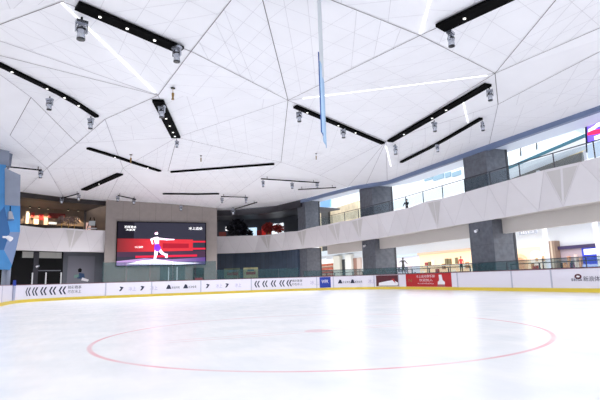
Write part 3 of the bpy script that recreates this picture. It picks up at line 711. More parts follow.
# framed pale panel + wall graphic right of the portal
s = LW.s_of(67, 2); e = LW.s_of(94, 2)
t = thing('wall_graphic', 'pale grey wall panel with a skater graphic, right of the black portal', 'wall panel', LW.at(s)[0])
sweep(MB(), LW, s, e, rect(0, .06, .3, 4.1), mat('pale_panel', (118, 118, 130), .45)).build('panel', t)
def onwall(path, name, px_, pts, z, m, off, parent):
    s0 = path.s_of(px_, 2); mb = MB(); mb.raw([path.pt(s0+x, z+y, off) for x, y in pts], [tuple(range(len(pts)))], m); mb.build(name, parent)
onwall(LW, 'graphic_head', 78, [(0, 0), (.3, 0), (.35, .3), (.15, .45), (-.05, .3)], 2.4, dm, .07, t)
onwall(LW, 'graphic_shirt', 77, [(0, 0), (.8, -.05), (.7, .5), (.2, .6)], 1.75, mat('graphic_blue', (40, 70, 110), .5), .07, t)
onwall(LW, 'graphic_boot', 81, [(0, 0), (.7, -.15), (.8, .05), (.1, .3)], 1.55, pw_m, .08, t)
onwall(LW, 'graphic_sleeve', 74, [(0, 0), (.5, .1), (.5, .4), (0, .3)], 1.8, mat('graphic_teal', (110, 150, 140), .5), .07, t)
# slate wall on the far right
SW = Path([(6.0, 52.2), (9.5, 51), (12.9, 48.2), (14.4, 44.2), (14.75, 41.6)])
mb = MB(); sweep(mb, SW, 0, SW.L, rect(-.4, 0, 0, 5.3), slate_m)
for k in range(1, 22):
    s = SW.L*k/22; sweep(mb, SW, s, s+.03, rect(0, .012, 0, 4.6), stone_trim)
struct(mb.build('wall_right'))
for a, b_, lb, cols in ((224, 240, 'dull green poster on the slate wall, left of two', ((122, 134, 112), (150, 80, 72), (120, 130, 140))), (243.5, 258, 'brighter yellow poster on the slate wall, right of two', ((214, 210, 160), (180, 66, 54), (90, 130, 150)))):
    s0 = SW.s_of(a, 2); s1 = SW.s_of(b_, 2); t = thing('poster', lb, 'poster', SW.pt(s0, 1.2, .05), 'posters on the slate wall')
    sweep(MB(), SW, s0, s1, rect(.012, .05, 1.35, 2.65), mat('poster%d' % a, cols[0], .5, noise=.25, nscale=2)).build('sheet', t)
    sweep(MB(), SW, s0+.4, s1-.3, rect(.05, .06, 1.75, 2.1), mat('posterb%d' % a, cols[1], .5)).build('picture', t)
    sweep(MB(), SW, s0+.6, s1-.5, rect(.05, .06, 2.2, 2.4), mat('posterc%d' % a, cols[2], .5)).build('lettering_block', t)
# ------------------------------------------------------------------ upper left gallery (bar)
UL = Path([(-19, 45), (-15.5, 47.5), (-11.5, 49.5), (-5.95, 51)])
struct(sweep(MB(), UL, 0, UL.L, rect(-.3, 0, 5.3, 13), mat('bar_wall', (122, 104, 92), .6, noise=.15, nscale=1)).build('wall_left_upper'))
struct(sweep(MB(), LPATH, 0, LPATH.L, rect(-7, -.9, 9.6, 9.75), mat('bar_ceiling', (88, 82, 84), .6)).build('ceiling_left_gallery'))
def gl_box(path, x0, x1, z0, z1, off, th, name, m, label, cat, grp=None):
    s0 = path.s_of(x0, 7); s1 = path.s_of(x1, 7); o = sweep(MB(), path, s0, s1, rect(off, off+th, z0, z1), m).build(name)
    return tag(o, label, cat, grp)
g_warm = mat('lit_warm', (255, 236, 200), .5, emit=1.0)
for i, (a, b_, z0, z1, c, nm) in enumerate([(24.5, 27.5, 6.6, 9.0, (255, 232, 200), 'tall warm lit panel at the left end of the bar'), (30, 33, 8.0, 8.9, (170, 60, 56), 'small red panel left in the bar'),
      (33, 37.5, 6.4, 8.2, (255, 226, 190), 'square glowing panel left in the bar'), (38, 42, 7.8, 8.8, (160, 40, 40), 'deep red panel in the middle of the bar'), (43, 46.5, 7.0, 8.4, (240, 200, 170), 'tall peach panel in the middle of the bar'),
      (47, 64, 8.1, 9.0, (96, 30, 30), 'long dark red menu board over the bar'), (48, 56, 7.4, 8.0, (250, 246, 240), 'white lit sign below the dark red menu board')]):
    gl_box(UL, a, b_, z0+.45, z1+.1, .05, .12, 'wall_display', mat('barp%d' % i, c, .5, emit=(.6 if c[1] > 190 else .15)), nm, 'wall panel', 'panels on the bar back wall')
gl_box(UL, 84.5, 90, 5.8, 8.2, .1, .15, 'wall_display', mat('pinkp', (230, 190, 180), .5, emit=.5), 'pale pink standing panel at the right end of the bar', 'wall panel', 'panels on the bar back wall')
gl_box(UL, 83, 85, 5.8, 9.9, .0, .3, 'pilaster', mat('pil', (84, 80, 84), .5), 'dark grey pilaster between bar and bag display', 'pilaster')
gl_box(UL, 20, 82, 5.3, 7.7, .0, .5, 'dark_filler', mat('filler', (44, 38, 38), .5), 'added long dark low cabinet along the back wall of the left balcony bar', 'filler')  # dark box added to darken the lower back wall of the bar
# counter
t = thing('bar_counter', 'long dark bar counter on the left balcony', 'counter', LPATH.pt(LPATH.L*.5, 5.75, -3))
s0 = LPATH.s_of(24, 7); s1 = LPATH.s_of(82, 7)
sweep(MB(), LPATH, s0, s1, rect(-3.2, -2.6, 5.75, 6.95), dark_m).build('counter_front', t)
sweep(MB(), LPATH, s0, s1, rect(-3.3, -2.5, 6.95, 7.02), mat('counter_top', (70, 50, 44), .3)).build('counter_top', t)
# chairs / small lamps on the bar: wall sconces
for i, x in enumerate((28, 37, 46, 67, 77)):
    s = UL.s_of(x, 9); p = UL.pt(s, 9.45, .5)
    t = thing('downlight_can', 'small warm downlight over the bar, %s from the left' % ['first', 'second', 'third', 'fourth', 'fifth'][i], 'lamp', p, 'warm downlights over the bar')
    MB().tube(p, p+Vector((0, 0, .5)), .1, dark_m, 10).build('can', t); MB().tube(p-Vector((0, 0, .02)), p, .085, g_warm, 10).build('bulb', t)
    ld = bpy.data.lights.new('bar_glow', 'SPOT'); ld.energy = 420; ld.color = (1, .78, .5); ld.spot_size = math.radians(75); ld.shadow_soft_size = .1
    lo = bpy.data.objects.new('bar_glow', ld); COL.objects.link(lo); lo.location = p-Vector((0, 0, .06))
def stool(p, label):
    t = thing('bar_stool', label, 'stool', p, 'bar stools at the balcony bar', local=True)
    MB().lathe([(.19, .0), (.2, .04), (.19, .08)], dark_m, (0, 0, .72)).build('seat', t, loc=(0, 0, 0))
    MB().tube((0, 0, .04), (0, 0, .72), .03, silver_m).build('pole', t, loc=(0, 0, 0)); MB().lathe([(.22, 0), (.05, .04)], silver_m).build('foot_plate', t, loc=(0, 0, 0)); return t
# plants and bags at the bar
def foliage(mb, c, r, n, m, rnd, sz=1.0):
    for _ in range(n):
        d = Vector((rnd.gauss(0, 1), rnd.gauss(0, 1), rnd.gauss(0, 1))).normalized()*r*rnd.uniform(.45, 1); p = Vector(c)+Vector((d.x, d.y, d.z*sz))
        u = Vector((rnd.uniform(-1, 1), rnd.uniform(-1, 1), rnd.uniform(-.6, .6))).normalized()*r*.26; w = u.cross(Vector((rnd.uniform(-1, 1), rnd.uniform(-1, 1), rnd.uniform(-1, 1)))).normalized()*r*.1
        mb.poly([p-u, p+w, p+u*1.1, p-w], m)
def plant(p, h, r, m, label, n=220, cat='plant', name='potted_tree', grp=None, seed=1, sz=1):
    rnd = random.Random(seed); t = thing(name, label, cat, p, grp)
    MB().lathe([(.2, 0), (.3, .45), (.27, .45)], dark_m, p).build('pot', t)
    MB().tube(Vector(p)+Vector((0, 0, .4)), Vector(p)+Vector((0, 0, h-r)), .06, brass_m, 8, .04).build('trunk', t)
    mb = MB(); foliage(mb, Vector(p)+Vector((0, 0, h-r*sz)), r, n, m, rnd, sz); mb.build('crown', t); return t
pm = mat('pink_grey_leaf', (150, 130, 128), .7)
for i, x in enumerate((66, 73, 79)):
    p = LPATH.pt(LPATH.s_of(x, 7), 5.75, -1.5)
    plant(p, 2.6, .5, pm, 'greyish dried plant on the left balcony, %s of three' % ['left', 'middle', 'right'][i], 160, grp='dried plants on the left balcony', seed=i)
# white tent-like display
p = LPATH.pt(LPATH.s_of(95, 7), 5.75, -.95)
t = thing('display_stand', 'dark A-shaped display stand with pale shelf at the right end of the left balcony', 'display stand', p)
for sgn in (-1, 1): MB().beam(p+Vector((sgn*.75, 0, 0)), p+Vector((sgn*.15, 0, 2.5)), .09, .09, black_m).build('side_frame', t)
MB().box(p+Vector((-.5, -.2, 1.25)), p+Vector((.5, .2, 1.33)), pw_m).build('shelf', t)
MB().box(p+Vector((-.32, -.1, 1.6)), p+Vector((.32, .1, 2.1)), mat('pale_box', (190, 196, 200), .5)).build('display_board', t)
for i, x in enumerate((30, 37, 44, 52, 60)):
    p = LPATH.pt(LPATH.s_of(x, 7), 5.75, -2.0)
    stool(p, 'dark bar stool on the left balcony, %s from the left of five' % ['first', 'second', 'third', 'fourth', 'last'][i])
# ------------------------------------------------------------------ upper right far gallery
UR = Path([(6.1, 55), (11, 54.5), (16, 51.5), (17.8, 47)])
struct(sweep(MB(), UR, 0, UR.L, rect(-.3, 0, 5.3, 13), mat('gallery_wall', (72, 76, 88), .6)).build('wall_right_upper'))
struct(sweep(MB(), BP, 0, s_mid, rect(-6, -1.2, 9.3, 9.45), mat('gallery_ceiling', (70, 72, 80), .6)).build('ceiling_right_gallery'))
struct(sweep(MB(), BP, 0, s_mid, rect(-6, -.5, 5.3, 5.6), grey_m).build('floor_right_gallery'))
for i, (a, b_, z0, z1, c, nm, e) in enumerate([(247, 257, 6.7, 8.2, (200, 226, 246), 'pale blue lit window behind the dark trees, left one', 1.0), (272, 284, 6.6, 8.6, (240, 246, 252), 'bright white window behind the dark trees, right one', 1.1),
      (219, 226, 6.3, 7.7, (120, 60, 56), 'dull red panel beside the screen wall in the gallery', .2), (225.5, 229, 7.9, 8.4, (255, 255, 255), 'round-ended white lamp panel beside the screen wall', 1.5), (262, 266, 7.0, 8.3, (190, 40, 36), 'bright red panel in the middle of the gallery', .5), (257, 261, 6.4, 7.8, (120, 34, 36), 'dark red panel left of the bright one', .2), (267, 271, 6.3, 7.8, (140, 60, 44), 'rusty red panel right of the bright one', .2)]):
    gl_box(UR, a, b_, z0, z1, .05, .1, 'wall_display', mat('galp%d' % i, c, .5, emit=e), nm, 'wall panel', 'panels on the gallery wall')
bl = mat('black_leaf', (16, 18, 32), .7)
for i, (x, r, h) in enumerate(((235, 1.35, 3.3), (244.5, .8, 2.0), (289.5, 1.05, 3.4), (261.5, .8, 2.7), (270, .7, 2.4))):
    p = RPATH.pt(RPATH.s_of(x, 7), 5.62, -1.7-.9*(i == 2))
    plant(p, h, r, bl if i < 3 else mat('red_leaf', (150, 44, 40), .7), ['largest dark tree in the gallery right of the video screen', 'smaller dark tree just right of the largest one in the gallery', 'dark tree against the farthest stone column', 'red leaved plant left of middle in the gallery', 'red leaved plant right of middle in the gallery'][i], 420, grp='trees on the upper right gallery', seed=20+i, sz=.85)
# ------------------------------------------------------------------ mall behind the right side
wallw = mat('mall_white', (236, 240, 244), .6); MX = 27.0
mb = MB(); mb.box((MX, -14, 0), (MX+.4, 60, 5.2), wallw); mb.box((MX+4, -14, 5.2), (MX+4.4, 70, 17), mat('mall_upper', (236, 242, 248), .6))
struct(mb.build('wall_mall'))
mb = MB(); mb.box((MX-.6, -14, 4.5), (MX+4, 70, 5.3), mat('mall_slab', (222, 232, 240), .5)); struct(mb.build('floor_mall_upper'))
# shopfronts on the lower level at X = MX
def shopbox(x0, x1, z0, z1, c, name, parent, depth=.08, e=0, y=262, noise=0):
    a = atx(x0, y, MX); b_ = atx(x1, y, MX); ya, yb = a.y, b_.y
    return MB().box((MX-depth, ya, z0), (MX-.002, yb, z1), mat('%s_%d_%d_%d' % ((name,)+tuple(c)), c, .5, emit=e, noise=noise, nscale=2)).build(name, parent)
def shop(label, x0, x1):
    return thing('shop_front', label, 'shop front', atx((x0+x1)/2, 262, MX)*1, 'shop fronts across the concourse')
t = shop('shop with red shelves seen left of the dark door, farthest along', 318, 336)
shopbox(318, 336, 0, 3.3, (206, 170, 140), 'back_wall', t, .05)
for k, z in enumerate((.5, 1.1, 1.7, 2.3, 2.9)): shopbox(318.5, 334, z, z+.32, (196, 60+k*8, 50), 'red_goods', t, .3, noise=.3); shopbox(318, 335, z-.08, z, (240, 220, 200), 'shelf', t, .4)
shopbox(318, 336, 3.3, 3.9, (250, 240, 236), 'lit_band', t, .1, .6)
t = shop('white portal with a dark door, left of the second stone column', 336, 362)
shopbox(336, 342.5, 0, 4.3, (226, 222, 208), 'white_pier', t, .5); shopbox(342.5, 348, 0, 3.7, (36, 42, 52), 'dark_door', t, .1); shopbox(348, 354, 0, 4.3, (226, 226, 220), 'white_pier', t, .5)
shopbox(354.5, 358, 0, 3.7, (150, 110, 96), 'brown_curtain', t, .2); shopbox(358, 362, 0, 3.7, (200, 180, 170), 'pale_curtain', t, .2)
rnd = random.Random(9)
t = shop('white glass shop right of the second stone column, behind the dark statue', 388, 420)
shopbox(388, 420, 0, 3.2, (226, 224, 238), 'glass_front', t, .08); shopbox(388, 420, 3.2, 3.5, (196, 212, 222), 'sign_band', t, .3); shopbox(396, 400, .3, 2.6, (236, 220, 232), 'poster', t, .14); shopbox(408, 412, .3, 2.6, (236, 214, 220), 'poster', t, .14)
for i in range(12):
    x = 392+i*2.3; z = rnd.choice((.5, 1.0, 1.5)); shopbox(x, x+rnd.uniform(.8, 1.6), z, z+rnd.uniform(.3, .6), rnd.choice(((140, 130, 150), (200, 190, 210), (180, 90, 100), (90, 90, 104))), 'window_goods', t, .2)
t = shop('warm beige shop left of the nearest stone column, with lit shelves', 420, 475)
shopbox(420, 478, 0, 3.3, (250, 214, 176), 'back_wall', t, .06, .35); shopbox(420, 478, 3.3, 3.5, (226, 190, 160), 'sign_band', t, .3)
rnd = random.Random(3)
for i in range(15):
    x = 423+i*3.4; z = rnd.choice((.5, 1.2, 1.6, 2.1)); shopbox(x, x+rnd.uniform(1.5, 2.8), z, z+rnd.uniform(.3, .6), rnd.choice(((150, 60, 60), (250, 240, 220), (180, 130, 90), (120, 110, 80), (255, 246, 230))), 'shelf_goods', t, .25)
for z in (1.05, 1.95): shopbox(422, 475, z, z+.06, (255, 250, 240), 'shelf', t, .3)
t = shop('beige shop with arched white niches, right of the nearest stone column', 512, 556)
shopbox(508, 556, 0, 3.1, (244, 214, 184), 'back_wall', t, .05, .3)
def arch(x0, x1, z1, c, nm, parent):
    a = atx(x0, 262, MX).y; b_ = atx(x1, 262, MX).y; yc = (a+b_)/2; r = abs(a-b_)/2; pts = [(yc+r, 0), (yc+r, z1-r*.6)]+[(yc+r*math.cos(q), z1-r*.6+r*.6*math.sin(q)) for q in [math.pi*i/10 for i in range(1, 10)]]+[(yc-r, z1-r*.6), (yc-r, 0)]
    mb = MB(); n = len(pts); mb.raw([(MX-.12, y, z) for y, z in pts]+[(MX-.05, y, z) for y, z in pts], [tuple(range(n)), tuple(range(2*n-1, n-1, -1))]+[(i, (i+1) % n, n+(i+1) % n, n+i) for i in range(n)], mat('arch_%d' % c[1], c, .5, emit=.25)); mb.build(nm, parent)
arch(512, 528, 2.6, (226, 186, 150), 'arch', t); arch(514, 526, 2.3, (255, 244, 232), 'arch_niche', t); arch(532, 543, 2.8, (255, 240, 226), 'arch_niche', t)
shopbox(544, 555, 0, 3.2, (252, 244, 234), 'white_panel', t, .2)
for i in range(14):
    x = rnd.choice((516, 521, 534, 538, 545, 551))+rnd.uniform(-1, 1); z = rnd.choice((.7, 1.3, 1.9)); shopbox(x, x+rnd.uniform(.8, 1.8), z, z+rnd.uniform(.2, .5), rnd.choice(((200, 150, 110), (120, 100, 90), (236, 190, 150), (170, 60, 60))), 'shelf_goods', t, .3)
for z in (1.0, 1.7, 2.4): shopbox(548, 550, z, z+.2, (90, 80, 80), 'spot', t, .25)
t = shop('shop with brown striped pier and clothes, right of the arches', 556, 584)
shopbox(556, 562, 0, 3.4, (150, 128, 112), 'pier', t, .6); shopbox(558, 559.5, 0, 3.4, (214, 196, 176), 'pier_stripe', t, .62); shopbox(562, 586, 0, 2.7, (196, 180, 190), 'back_wall', t, .05); shopbox(562, 600, 2.7, 2.95, (60, 50, 90), 'sign_band', t, .3)
for i in range(9):
    x = 563+i*2.4; shopbox(x, x+1.6, .6, .6+rnd.uniform(.8, 1.7), rnd.choice(((150, 80, 120), (240, 220, 210), (230, 170, 130), (90, 60, 110), (60, 50, 60))), 'clothes', t, .3)
t = shop('blue lit shop at the right edge of the picture', 584, 610)
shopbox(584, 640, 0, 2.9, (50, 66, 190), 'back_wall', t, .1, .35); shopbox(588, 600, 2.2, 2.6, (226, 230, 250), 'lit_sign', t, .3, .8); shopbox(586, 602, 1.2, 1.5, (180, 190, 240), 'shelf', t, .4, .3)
# grey hanging sign
a = atx(519, 232, 24); c = atx(537, 234, 24)
t = thing('hanging_sign', 'grey direction sign hanging over the concourse, right of the nearest column', 'sign', (24, (a.y+c.y)/2, 4)); a3 = atx(519, 231, 24); a4 = atx(519, 235.5, 24)
MB().box((23.95, c.y, a4.z), (24.05, a.y, a3.z), mat('sign_grey', (150, 156, 168), .5)).build('board', t)
MB().tube((24, c.y+.2, a3.z), (24, c.y+.2, 5.9), .02, rail_m, 6).build('hanger', t); MB().tube((24, a.y-.2, a3.z), (24, a.y-.2, 5.9), .02, rail_m, 6).build('hanger', t)
vs, fs = text_fit('出口', .7*abs(a.y-c.y), .6*(a3.z-a4.z)); mb = MB(); mb.raw([(23.94, a.y-.15*abs(a.y-c.y)-x, a4.z+.2*(a3.z-a4.z)+y) for x, y in vs], fs, pw_m); mb.build('lettering', t)
# upper storey across the atrium: pale square panels, escalator, slab edges
UX = MX+4
def up(x, y, X=UX-.02): return atx(x, y, X)
k = 0
nmz = ['leftmost', 'second', 'third', 'fourth', 'fifth', 'rightmost']
for (x0, x1, y0, y1) in [(413, 424, 177, 181.5), (425, 433, 175, 181.5), (434, 444, 172.5, 181), (446, 451, 171.5, 178), (453, 461, 170, 177)]:
    a = up(x0, y1); c = up(x1, y0); tag(MB().box((UX-.15, a.y, a.z), (UX, c.y, c.z), mat('pale_square', (128, 158, 176), .5)).build('wall_display'), 'pale grey blue square panel high on the wall across the atrium, %s of the row' % nmz[k], 'wall panel', 'pale squares across the atrium'); k += 1
t = thing('escalator', 'escalator with teal side rising behind the nearest upper column', 'escalator', atx(505, 167, 24))
def prism(name, pts, X0, X1, m, parent):
    P = [atx(x, y, X0) for x, y in pts]; n = len(P); mb = MB(); mb.raw(list(P)+[Vector((X1, p.y, p.z)) for p in P], [tuple(range(n)), tuple(range(2*n-1, n-1, -1))]+[(i, (i+1) % n, n+(i+1) % n, n+i) for i in range(n)], m); return mb.build(name, parent)
prism('side_panel', [(500, 170), (584, 134), (584, 137.5), (500, 173)], 24, 24.15, mat('teal_edge', (54, 112, 132), .4), t)
prism('glass_side', [(500, 160), (584, 125), (584, 133.5), (500, 169.5)], 24, 24.03, clear_m, t)
prism('truss', [(500, 173), (584, 138), (584, 144), (500, 178)], 24.0, 25.2, mat('truss_white', (224, 230, 236), .5), t)
for y in (12, 16): MB().box((24.5, y, -.02), (24.7, y+.2, atx(500+(16-y)*12, 178-(16-y)*5, 24.5).z-.2), pw_m).build('support', t)
for i, x in enumerate((520, 536)):
    yy = 162-(x-505)*.4; prism('baluster', [(x, yy-8), (x+.8, yy-8), (x+.8, yy), (x, yy)], 24.0, 24.06, rail_m, t)
t = thing('upper_slab', 'curved floor edge with teal line at the top right, behind the purple screen', 'floor edge', atx(580, 120, 28))
prism('teal_edge', [(568, 122.5), (600, 112), (630, 101), (630, 105), (600, 116), (568, 125.5)], 28, 28.3, MATS['teal_edge'], t)
prism('slab', [(568, 126), (630, 106), (630, 118), (584, 134), (568, 128)], 28, 29.5, mat('slab_pale', (206, 214, 220), .5), t)
t = thing('lit_canopy', 'gold lit strip of the storey below the escalator, right of the nearest upper column', 'lit strip', atx(540, 163, 25.5))
prism('gold_strip', [(508, 172), (582, 148), (582, 152), (508, 176)], 25.5, 26, mat('gold_lit', (226, 196, 140), .5, emit=.25), t)
prism('shadow_gap', [(508, 176), (582, 152), (582, 170), (508, 186)], 25.5, 26, mat('canopy_grey', (120, 118, 116), .5), t)
# purple advertising screen
t = thing('advert_screen', 'purple and white lit advertising screen at the right edge, above the balcony', 'screen', atx(592, 135, 20))
prism('display', [(585.5, 120.5), (640, 103.5), (640, 138.5), (586.5, 150.5)], 20, 20.15, mat('adv_purple', (118, 92, 222), .4, emit=.8), t)
prism('frame', [(584.5, 119.5), (586, 119.5), (587.5, 152.5), (586, 152.5)], 19.95, 20.2, mat('adv_frame', (30, 34, 60), .4), t)
def hexg(x, y, r, c, nm):
    y -= 3.5
    prism(nm, [(x+r*math.cos(q), y+r*math.sin(q)*1.0) for q in [math.pi*i/3+.2 for i in range(6)]], 19.97, 20.0, mat('adv_%d_%d' % (c[0], c[1]), c, .4, emit=.9), t)
prism('white_wave', [(588, 129.5), (593, 126.5), (598, 122.5), (604, 120.5), (604, 125.5), (598, 126.5), (593, 130.5), (588, 133.5)], 19.975, 20, mat('adv_w', (238, 240, 255), .4, emit=1), t)
prism('red_wave', [(587.5, 132.5), (593, 130.0), (603, 128.5), (603, 132.5), (594, 134.5), (587.5, 135.5)], 19.965, 20, mat('adv_r', (226, 40, 90), .4, emit=1), t)
prism('white_wave', [(594, 136.5), (604, 132.5), (604, 139.5), (595, 142.5)], 19.96, 20, MATS['adv_w'], t)
prism('pale_base', [(587, 143.5), (604, 138.5), (604, 156.5), (588, 158.5)], 19.95, 20.1, mat('adv_pale', (214, 226, 240), .4, emit=.6), t)
hexg(590.5, 128.5, 2.6, (140, 110, 240), 'hexagon'); hexg(591, 142, 3, (124, 92, 226), 'hexagon')
# blue banner beside the farthest upper column
t = thing('blue_window', 'sky blue lit panel right of the farthest upper column', 'panel', atx(324, 204, 22))
prism('panel', [(320, 201), (330, 198), (330, 207), (320, 208)], 22, 22.2, mat('sky_panel', (120, 172, 222), .5, emit=.4), t)
t = thing('cafe_front', 'beige cafe front with dark car-like stand behind the far railing', 'shop front', atx(330, 215, 22.5))
a = atx(318, 212, 28); c = atx(358, 203, 28)
MB().box((28, c.y, 5.3), (28.4, a.y, (a.z+c.z)/2), mat('cafe', (206, 190, 160), .5, noise=.2, nscale=1)).build('front', t)
a = atx(321, 213, 27.6); c = atx(328, 216, 27.6); MB().box((27.6, c.y, 5.3), (28, a.y, a.z), mat('cafe_dark', (40, 40, 44), .5)).build('dark_stand', t)
# concourse handrail
a0 = atz(516, 263.5, 1.6)
for i, (y0, y1, lb) in enumerate([(-4, 12.8, 'near'), (16.4, 27.8, 'middle'), (31.4, 42, 'far')]):
    t = thing('concourse_railing', '%s stretch of thin dark railing behind the right boards' % lb, 'railing', (17.6, y0, 0), 'railings behind the right boards')
    MB().box((17.58, y0, 1.55), (17.63, y1, 1.6), rail_m).build('top_rail', t); MB().box((17.58, y0, 1.22), (17.62, y1, 1.25), rail_m).build('lower_rail', t)
    n = max(3, int((y1-y0)/2))
    for k in range(n+1): y = y0+(y1-y0-.05)*k/n; MB().box((17.57, y, -.02), (17.64, y+.05, 1.6), rail_m).build('post', t)
# ------------------------------------------------------------------ figures
def figure(name, loc, h, rz, label, cat, cols, pose='stand', hair=None):
    v = {'pel': (0, 0, .53), 'waist': (0, 0, .62), 'chest': (0, 0, .74), 'neck': (0, 0, .845), 'head': (0, -.005, .90), 'top': (0, 0, .965),
         'shL': (.105, 0, .8), 'elL': (.135, .0, .64), 'haL': (.14, -.04, .49), 'shR': (-.105, 0, .8), 'elR': (-.135, 0, .64), 'haR': (-.14, -.04, .49),
         'hipL': (.05, 0, .5), 'knL': (.055, -.01, .27), 'anL': (.055, .01, .04), 'toL': (.06, -.09, .015), 'hipR': (-.05, 0, .5), 'knR': (-.055, -.01, .27), 'anR': (-.055, .01, .04), 'toR': (-.06, -.09, .015)}
    if pose == 'lean': v.update(elL=(.13, -.08, .68), haL=(.08, -.2, .62), elR=(-.13, -.08, .68), haR=(-.08, -.2, .62))
    if pose == 'skate': v.update(knL=(.06, -.1, .29), anL=(.06, .1, .1), toL=(.06, .02, .06), elR=(-.16, -.1, .72), haR=(-.12, -.25, .72), elL=(.15, .1, .68), haL=(.18, .2, .6))
    r = dict(pel=.075, waist=.066, chest=.078, neck=.03, head=.052, top=.04, shL=.036, elL=.026, haL=.02, shR=.036, elR=.026, haR=.02, hipL=.052, knL=.036, anL=.024, toL=.02, hipR=.052, knR=.036, anR=.024, toR=.02)
    ks = list(v); ed = [('pel', 'waist'), ('waist', 'chest'), ('chest', 'neck'), ('neck', 'head'), ('head', 'top'), ('chest', 'shL'), ('shL', 'elL'), ('elL', 'haL'), ('chest', 'shR'), ('shR', 'elR'), ('elR', 'haR'),
          ('pel', 'hipL'), ('hipL', 'knL'), ('knL', 'anL'), ('anL', 'toL'), ('pel', 'hipR'), ('hipR', 'knR'), ('knR', 'anR'), ('anR', 'toR')]
    me = bpy.data.meshes.new('sk'); me.from_pydata([tuple(c*h for c in v[k]) for k in ks], [(ks.index(a), ks.index(b_)) for a, b_ in ed], [])
    ob = bpy.data.objects.new('sk', me); COL.objects.link(ob); md = ob.modifiers.new('s', 'SKIN')
    for i, k in enumerate(ks): me.skin_vertices[0].data[i].radius = (r[k]*h, r[k]*h*(.75 if k in ('pel', 'waist', 'chest') else 1)); me.skin_vertices[0].data[i].use_root = (k == 'pel')
    sd = ob.modifiers.new('u', 'SUBSURF'); sd.levels = 2; sd.render_levels = 2
    dg = bpy.context.evaluated_depsgraph_get(); m2 = bpy.data.meshes.new_from_object(ob.evaluated_get(dg)); bpy.data.objects.remove(ob)
    skin, topc, legc, shoe = cols
    m2.materials.clear()
    for m in cols: m2.materials.append(m)
    for p in m2.polygons:
        c = p.center/h; p.use_smooth = True
        p.material_index = 0 if (c.z > .845 or (abs(c.x) > .1 and c.z < .53) or (pose != 'stand' and c.y < -.17)) else 1 if c.z > .54 else 3 if c.z < .05 else 2
    t = thing(name, label, cat, loc, None, rz, local=True)
    b_ = bpy.data.objects.new('body', m2); COL.objects.link(b_); b_.parent = t
    if hair:
        MB().ball((0, .012*h, .935*h), .058*h, hair, (1, 1.05, .95)).build('hair', t, loc=(0, 0, 0), smooth=True)
    return t
skin_m = mat('skin', (214, 168, 144), .6); blk = mat('black_cloth', (26, 28, 34), .8)
p = RPATH.pt(RPATH.s_of(400.5, 7), 5.76, -.6)
figure('person', p, 1.72, math.radians(-70), 'person in black leaning at the right balcony railing, between two upper columns', 'person', [skin_m, blk, blk, blk], 'lean', mat('hair_black', (20, 18, 18), .7))
bz = mat('bronze', (74, 70, 72), .4, .3)
def ped(p, label, w=1.4, h=1.1):
    o = MB().box((p[0]-w/2, p[1]-w/2, 0), (p[0]+w/2, p[1]+w/2, h), mat('pedestal', (196, 206, 214), .4)); o.box((p[0]-w/2-.05, p[1]-w/2-.05, h), (p[0]+w/2+.05, p[1]+w/2+.05, h+.06), silver_m)
    o.box((p[0]-w/2-.08, p[1]-w/2-.08, 0), (p[0]+w/2+.08, p[1]+w/2+.08, .12), silver_m)
    tag(o.build('pedestal'), label, 'pedestal', 'pedestals in the concourse')
p = atx(403, 262, 22); ped(p, 'pale pedestal under the dark statue'); figure('statue', (p.x, p.y, 1.16), 1.75, math.radians(-60), 'dark statue of a skater on a pale pedestal, right of the second column', 'statue', [bz]*4, 'skate', bz)
p = atx(461, 262, 22); ped(p, 'pale pedestal under the red jacket figure'); figure('mannequin', (p.x, p.y, 1.16), 1.4, math.radians(-60), 'shop figure in red jacket with dark hair, left of the nearest column', 'mannequin', [skin_m, mat('red_cloth', (214, 60, 62), .7), blk, blk], 'stand', blk)
# ------------------------------------------------------------------ blue faceted cladding at left edge
t = thing('blue_cladding', 'blue faceted column cladding with grey slabs at the left edge', 'column', (-12.4, 26, 2))
def edge(x, y): return atz_y(x, y)
def cl(x, y, dist):
    r = ray(x, y); r = r/math.hypot(r.x, r.y); return CAM+r*dist
D0 = 36.6
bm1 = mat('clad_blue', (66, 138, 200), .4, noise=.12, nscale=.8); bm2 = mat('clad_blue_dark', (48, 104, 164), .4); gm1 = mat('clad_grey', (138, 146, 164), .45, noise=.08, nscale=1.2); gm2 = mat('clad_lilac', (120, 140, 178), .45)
def slab(name, pts, m, d=D0, th=1.2):
    P = [cl(x, y, d+dd) for x, y, dd in pts]; n = len(P); bk = [cl(-8+(x+8)*.9, y, d+dd+th) for x, y, dd in pts]
    mb = MB(); mb.raw(P+bk, [tuple(range(n)), tuple(range(2*n-1, n-1, -1))]+[(i, (i+1) % n, n+(i+1) % n, n+i) for i in range(n)], m); return mb.build(name, t)
slab('grey_fin', [(-30, 120, 0), (10, 134, 0), (9, 166, 0), (-30, 164, 0)], gm1, D0+.6)
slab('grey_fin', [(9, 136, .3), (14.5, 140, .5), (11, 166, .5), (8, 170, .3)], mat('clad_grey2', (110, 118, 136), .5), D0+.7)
slab('blue_facet', [(-30, 160, 0), (6, 165, 0), (6, 215, 0), (-30, 215, 0)], bm1)
slab('grey_slab', [(5, 168, -.1), (20.5, 175, .3), (20, 206, .3), (5, 205, -.1)], gm1, D0-.1)
slab('blue_facet', [(4, 204, -.1), (20.3, 204, .3), (20, 232, .3), (10, 232, -.2)], bm1)
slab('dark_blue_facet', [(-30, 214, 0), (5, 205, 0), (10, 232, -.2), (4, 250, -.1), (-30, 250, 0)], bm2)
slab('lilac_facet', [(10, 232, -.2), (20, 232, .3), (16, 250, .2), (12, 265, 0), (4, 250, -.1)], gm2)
slab('blue_facet', [(4, 250, -.1), (12, 265, 0), (10, 270, 0), (-30, 268, 0), (-30, 250, 0)], bm1)
for x in (4.5, 8.7):
    a = cl(x, 268, D0+.4); MB().tube((a.x, a.y, -.02), (a.x, a.y, 2.6), .14, gm1, 12).build('post', t)
a = cl(10, 212, D0-.35)
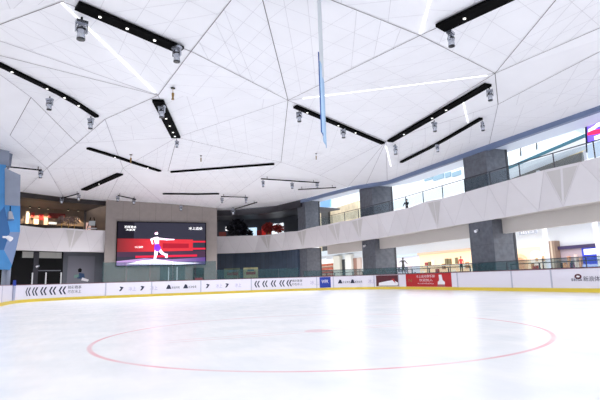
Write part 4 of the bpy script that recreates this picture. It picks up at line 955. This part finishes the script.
mb = MB(); mb.tube((0, 0, 0), (.1, -.15, -.55), .13, silver_m, 12, .2); mb.tube((0, 0, 0), (0, 0, .4), .03, black_m, 8); o = mb.build('floodlight'); o.location = a
tag(o, 'silver floodlight hung on the blue cladding', 'floodlight')
a = cl(9, 238, D0-.35)
mb = MB(); mb.box((-.35, -.1, 0), (-.1, .1, .12), pw_m); mb.tube((-.1, 0, .06), (.15, -.1, -.1), .12, pw_m, 10, .16); o = mb.build('security_camera'); o.location = a
tag(o, 'white camera low on the blue cladding', 'security camera')
# blue pole marker at the board corner
p = rink.pt(px(12.5), 0, .07)
o = MB().tube((0, 0, .21), (0, 0, 1.15), .09, mat('pad_grey', (176, 180, 206), .5), 10).tube((0, 0, 1.15), (0, 0, 1.5), .11, blue_m, 10, .08).build('gate_post'); o.location = p
tag(o, 'short post with blue top on the rink boards at the left corner', 'post')
# ------------------------------------------------------------------ lights and world
w = bpy.data.worlds.new('w'); S.world = w; w.use_nodes = True
bg = w.node_tree.nodes['Background']; bg.inputs[0].default_value = (.96, .975, 1, 1); bg.inputs[1].default_value = 1.2
def area(name, loc, sx, sy, L, c=(1, 1, 1)):
    l = bpy.data.lights.new(name, 'AREA'); l.shape = 'RECTANGLE'; l.size = sx; l.size_y = sy; l.energy = L*math.pi*sx*sy; l.color = c
    o = bpy.data.objects.new(name, l); COL.objects.link(o); o.location = loc; return o
area('atrium_fill_light', (24.5, 24, 17.5), 12, 76, 2.1, (.93, .97, 1))  # added area lamp to brighten the dark mall; no skylight is built
area('concourse_fill_light', (22.5, 22, 4.4), 5, 60, 2.0, (1, .98, .95))  # added area lamp lifting the concourse, with no fixture behind it
# added grid of fill spots, off the modelled fixtures; ice bounces light up
for x in (-7, 1, 9):
    for y in (0, 8, 16, 24, 32, 39):
        l = bpy.data.lights.new('fill_spot', 'SPOT'); l.energy = 660 if y < 12 else 840 if y < 30 else 1500; l.spot_size = math.radians(130); l.spot_blend = .9; l.shadow_soft_size = .3
        o = bpy.data.objects.new('fill_spot', l); COL.objects.link(o); o.location = (x, y, 9.0)
S.view_settings.view_transform = 'Standard'; S.view_settings.look = 'None'; S.view_settings.gamma = 1; S.view_settings.exposure = 0.2
for o in bpy.data.objects:
    if '_w' in o: del o['_w']
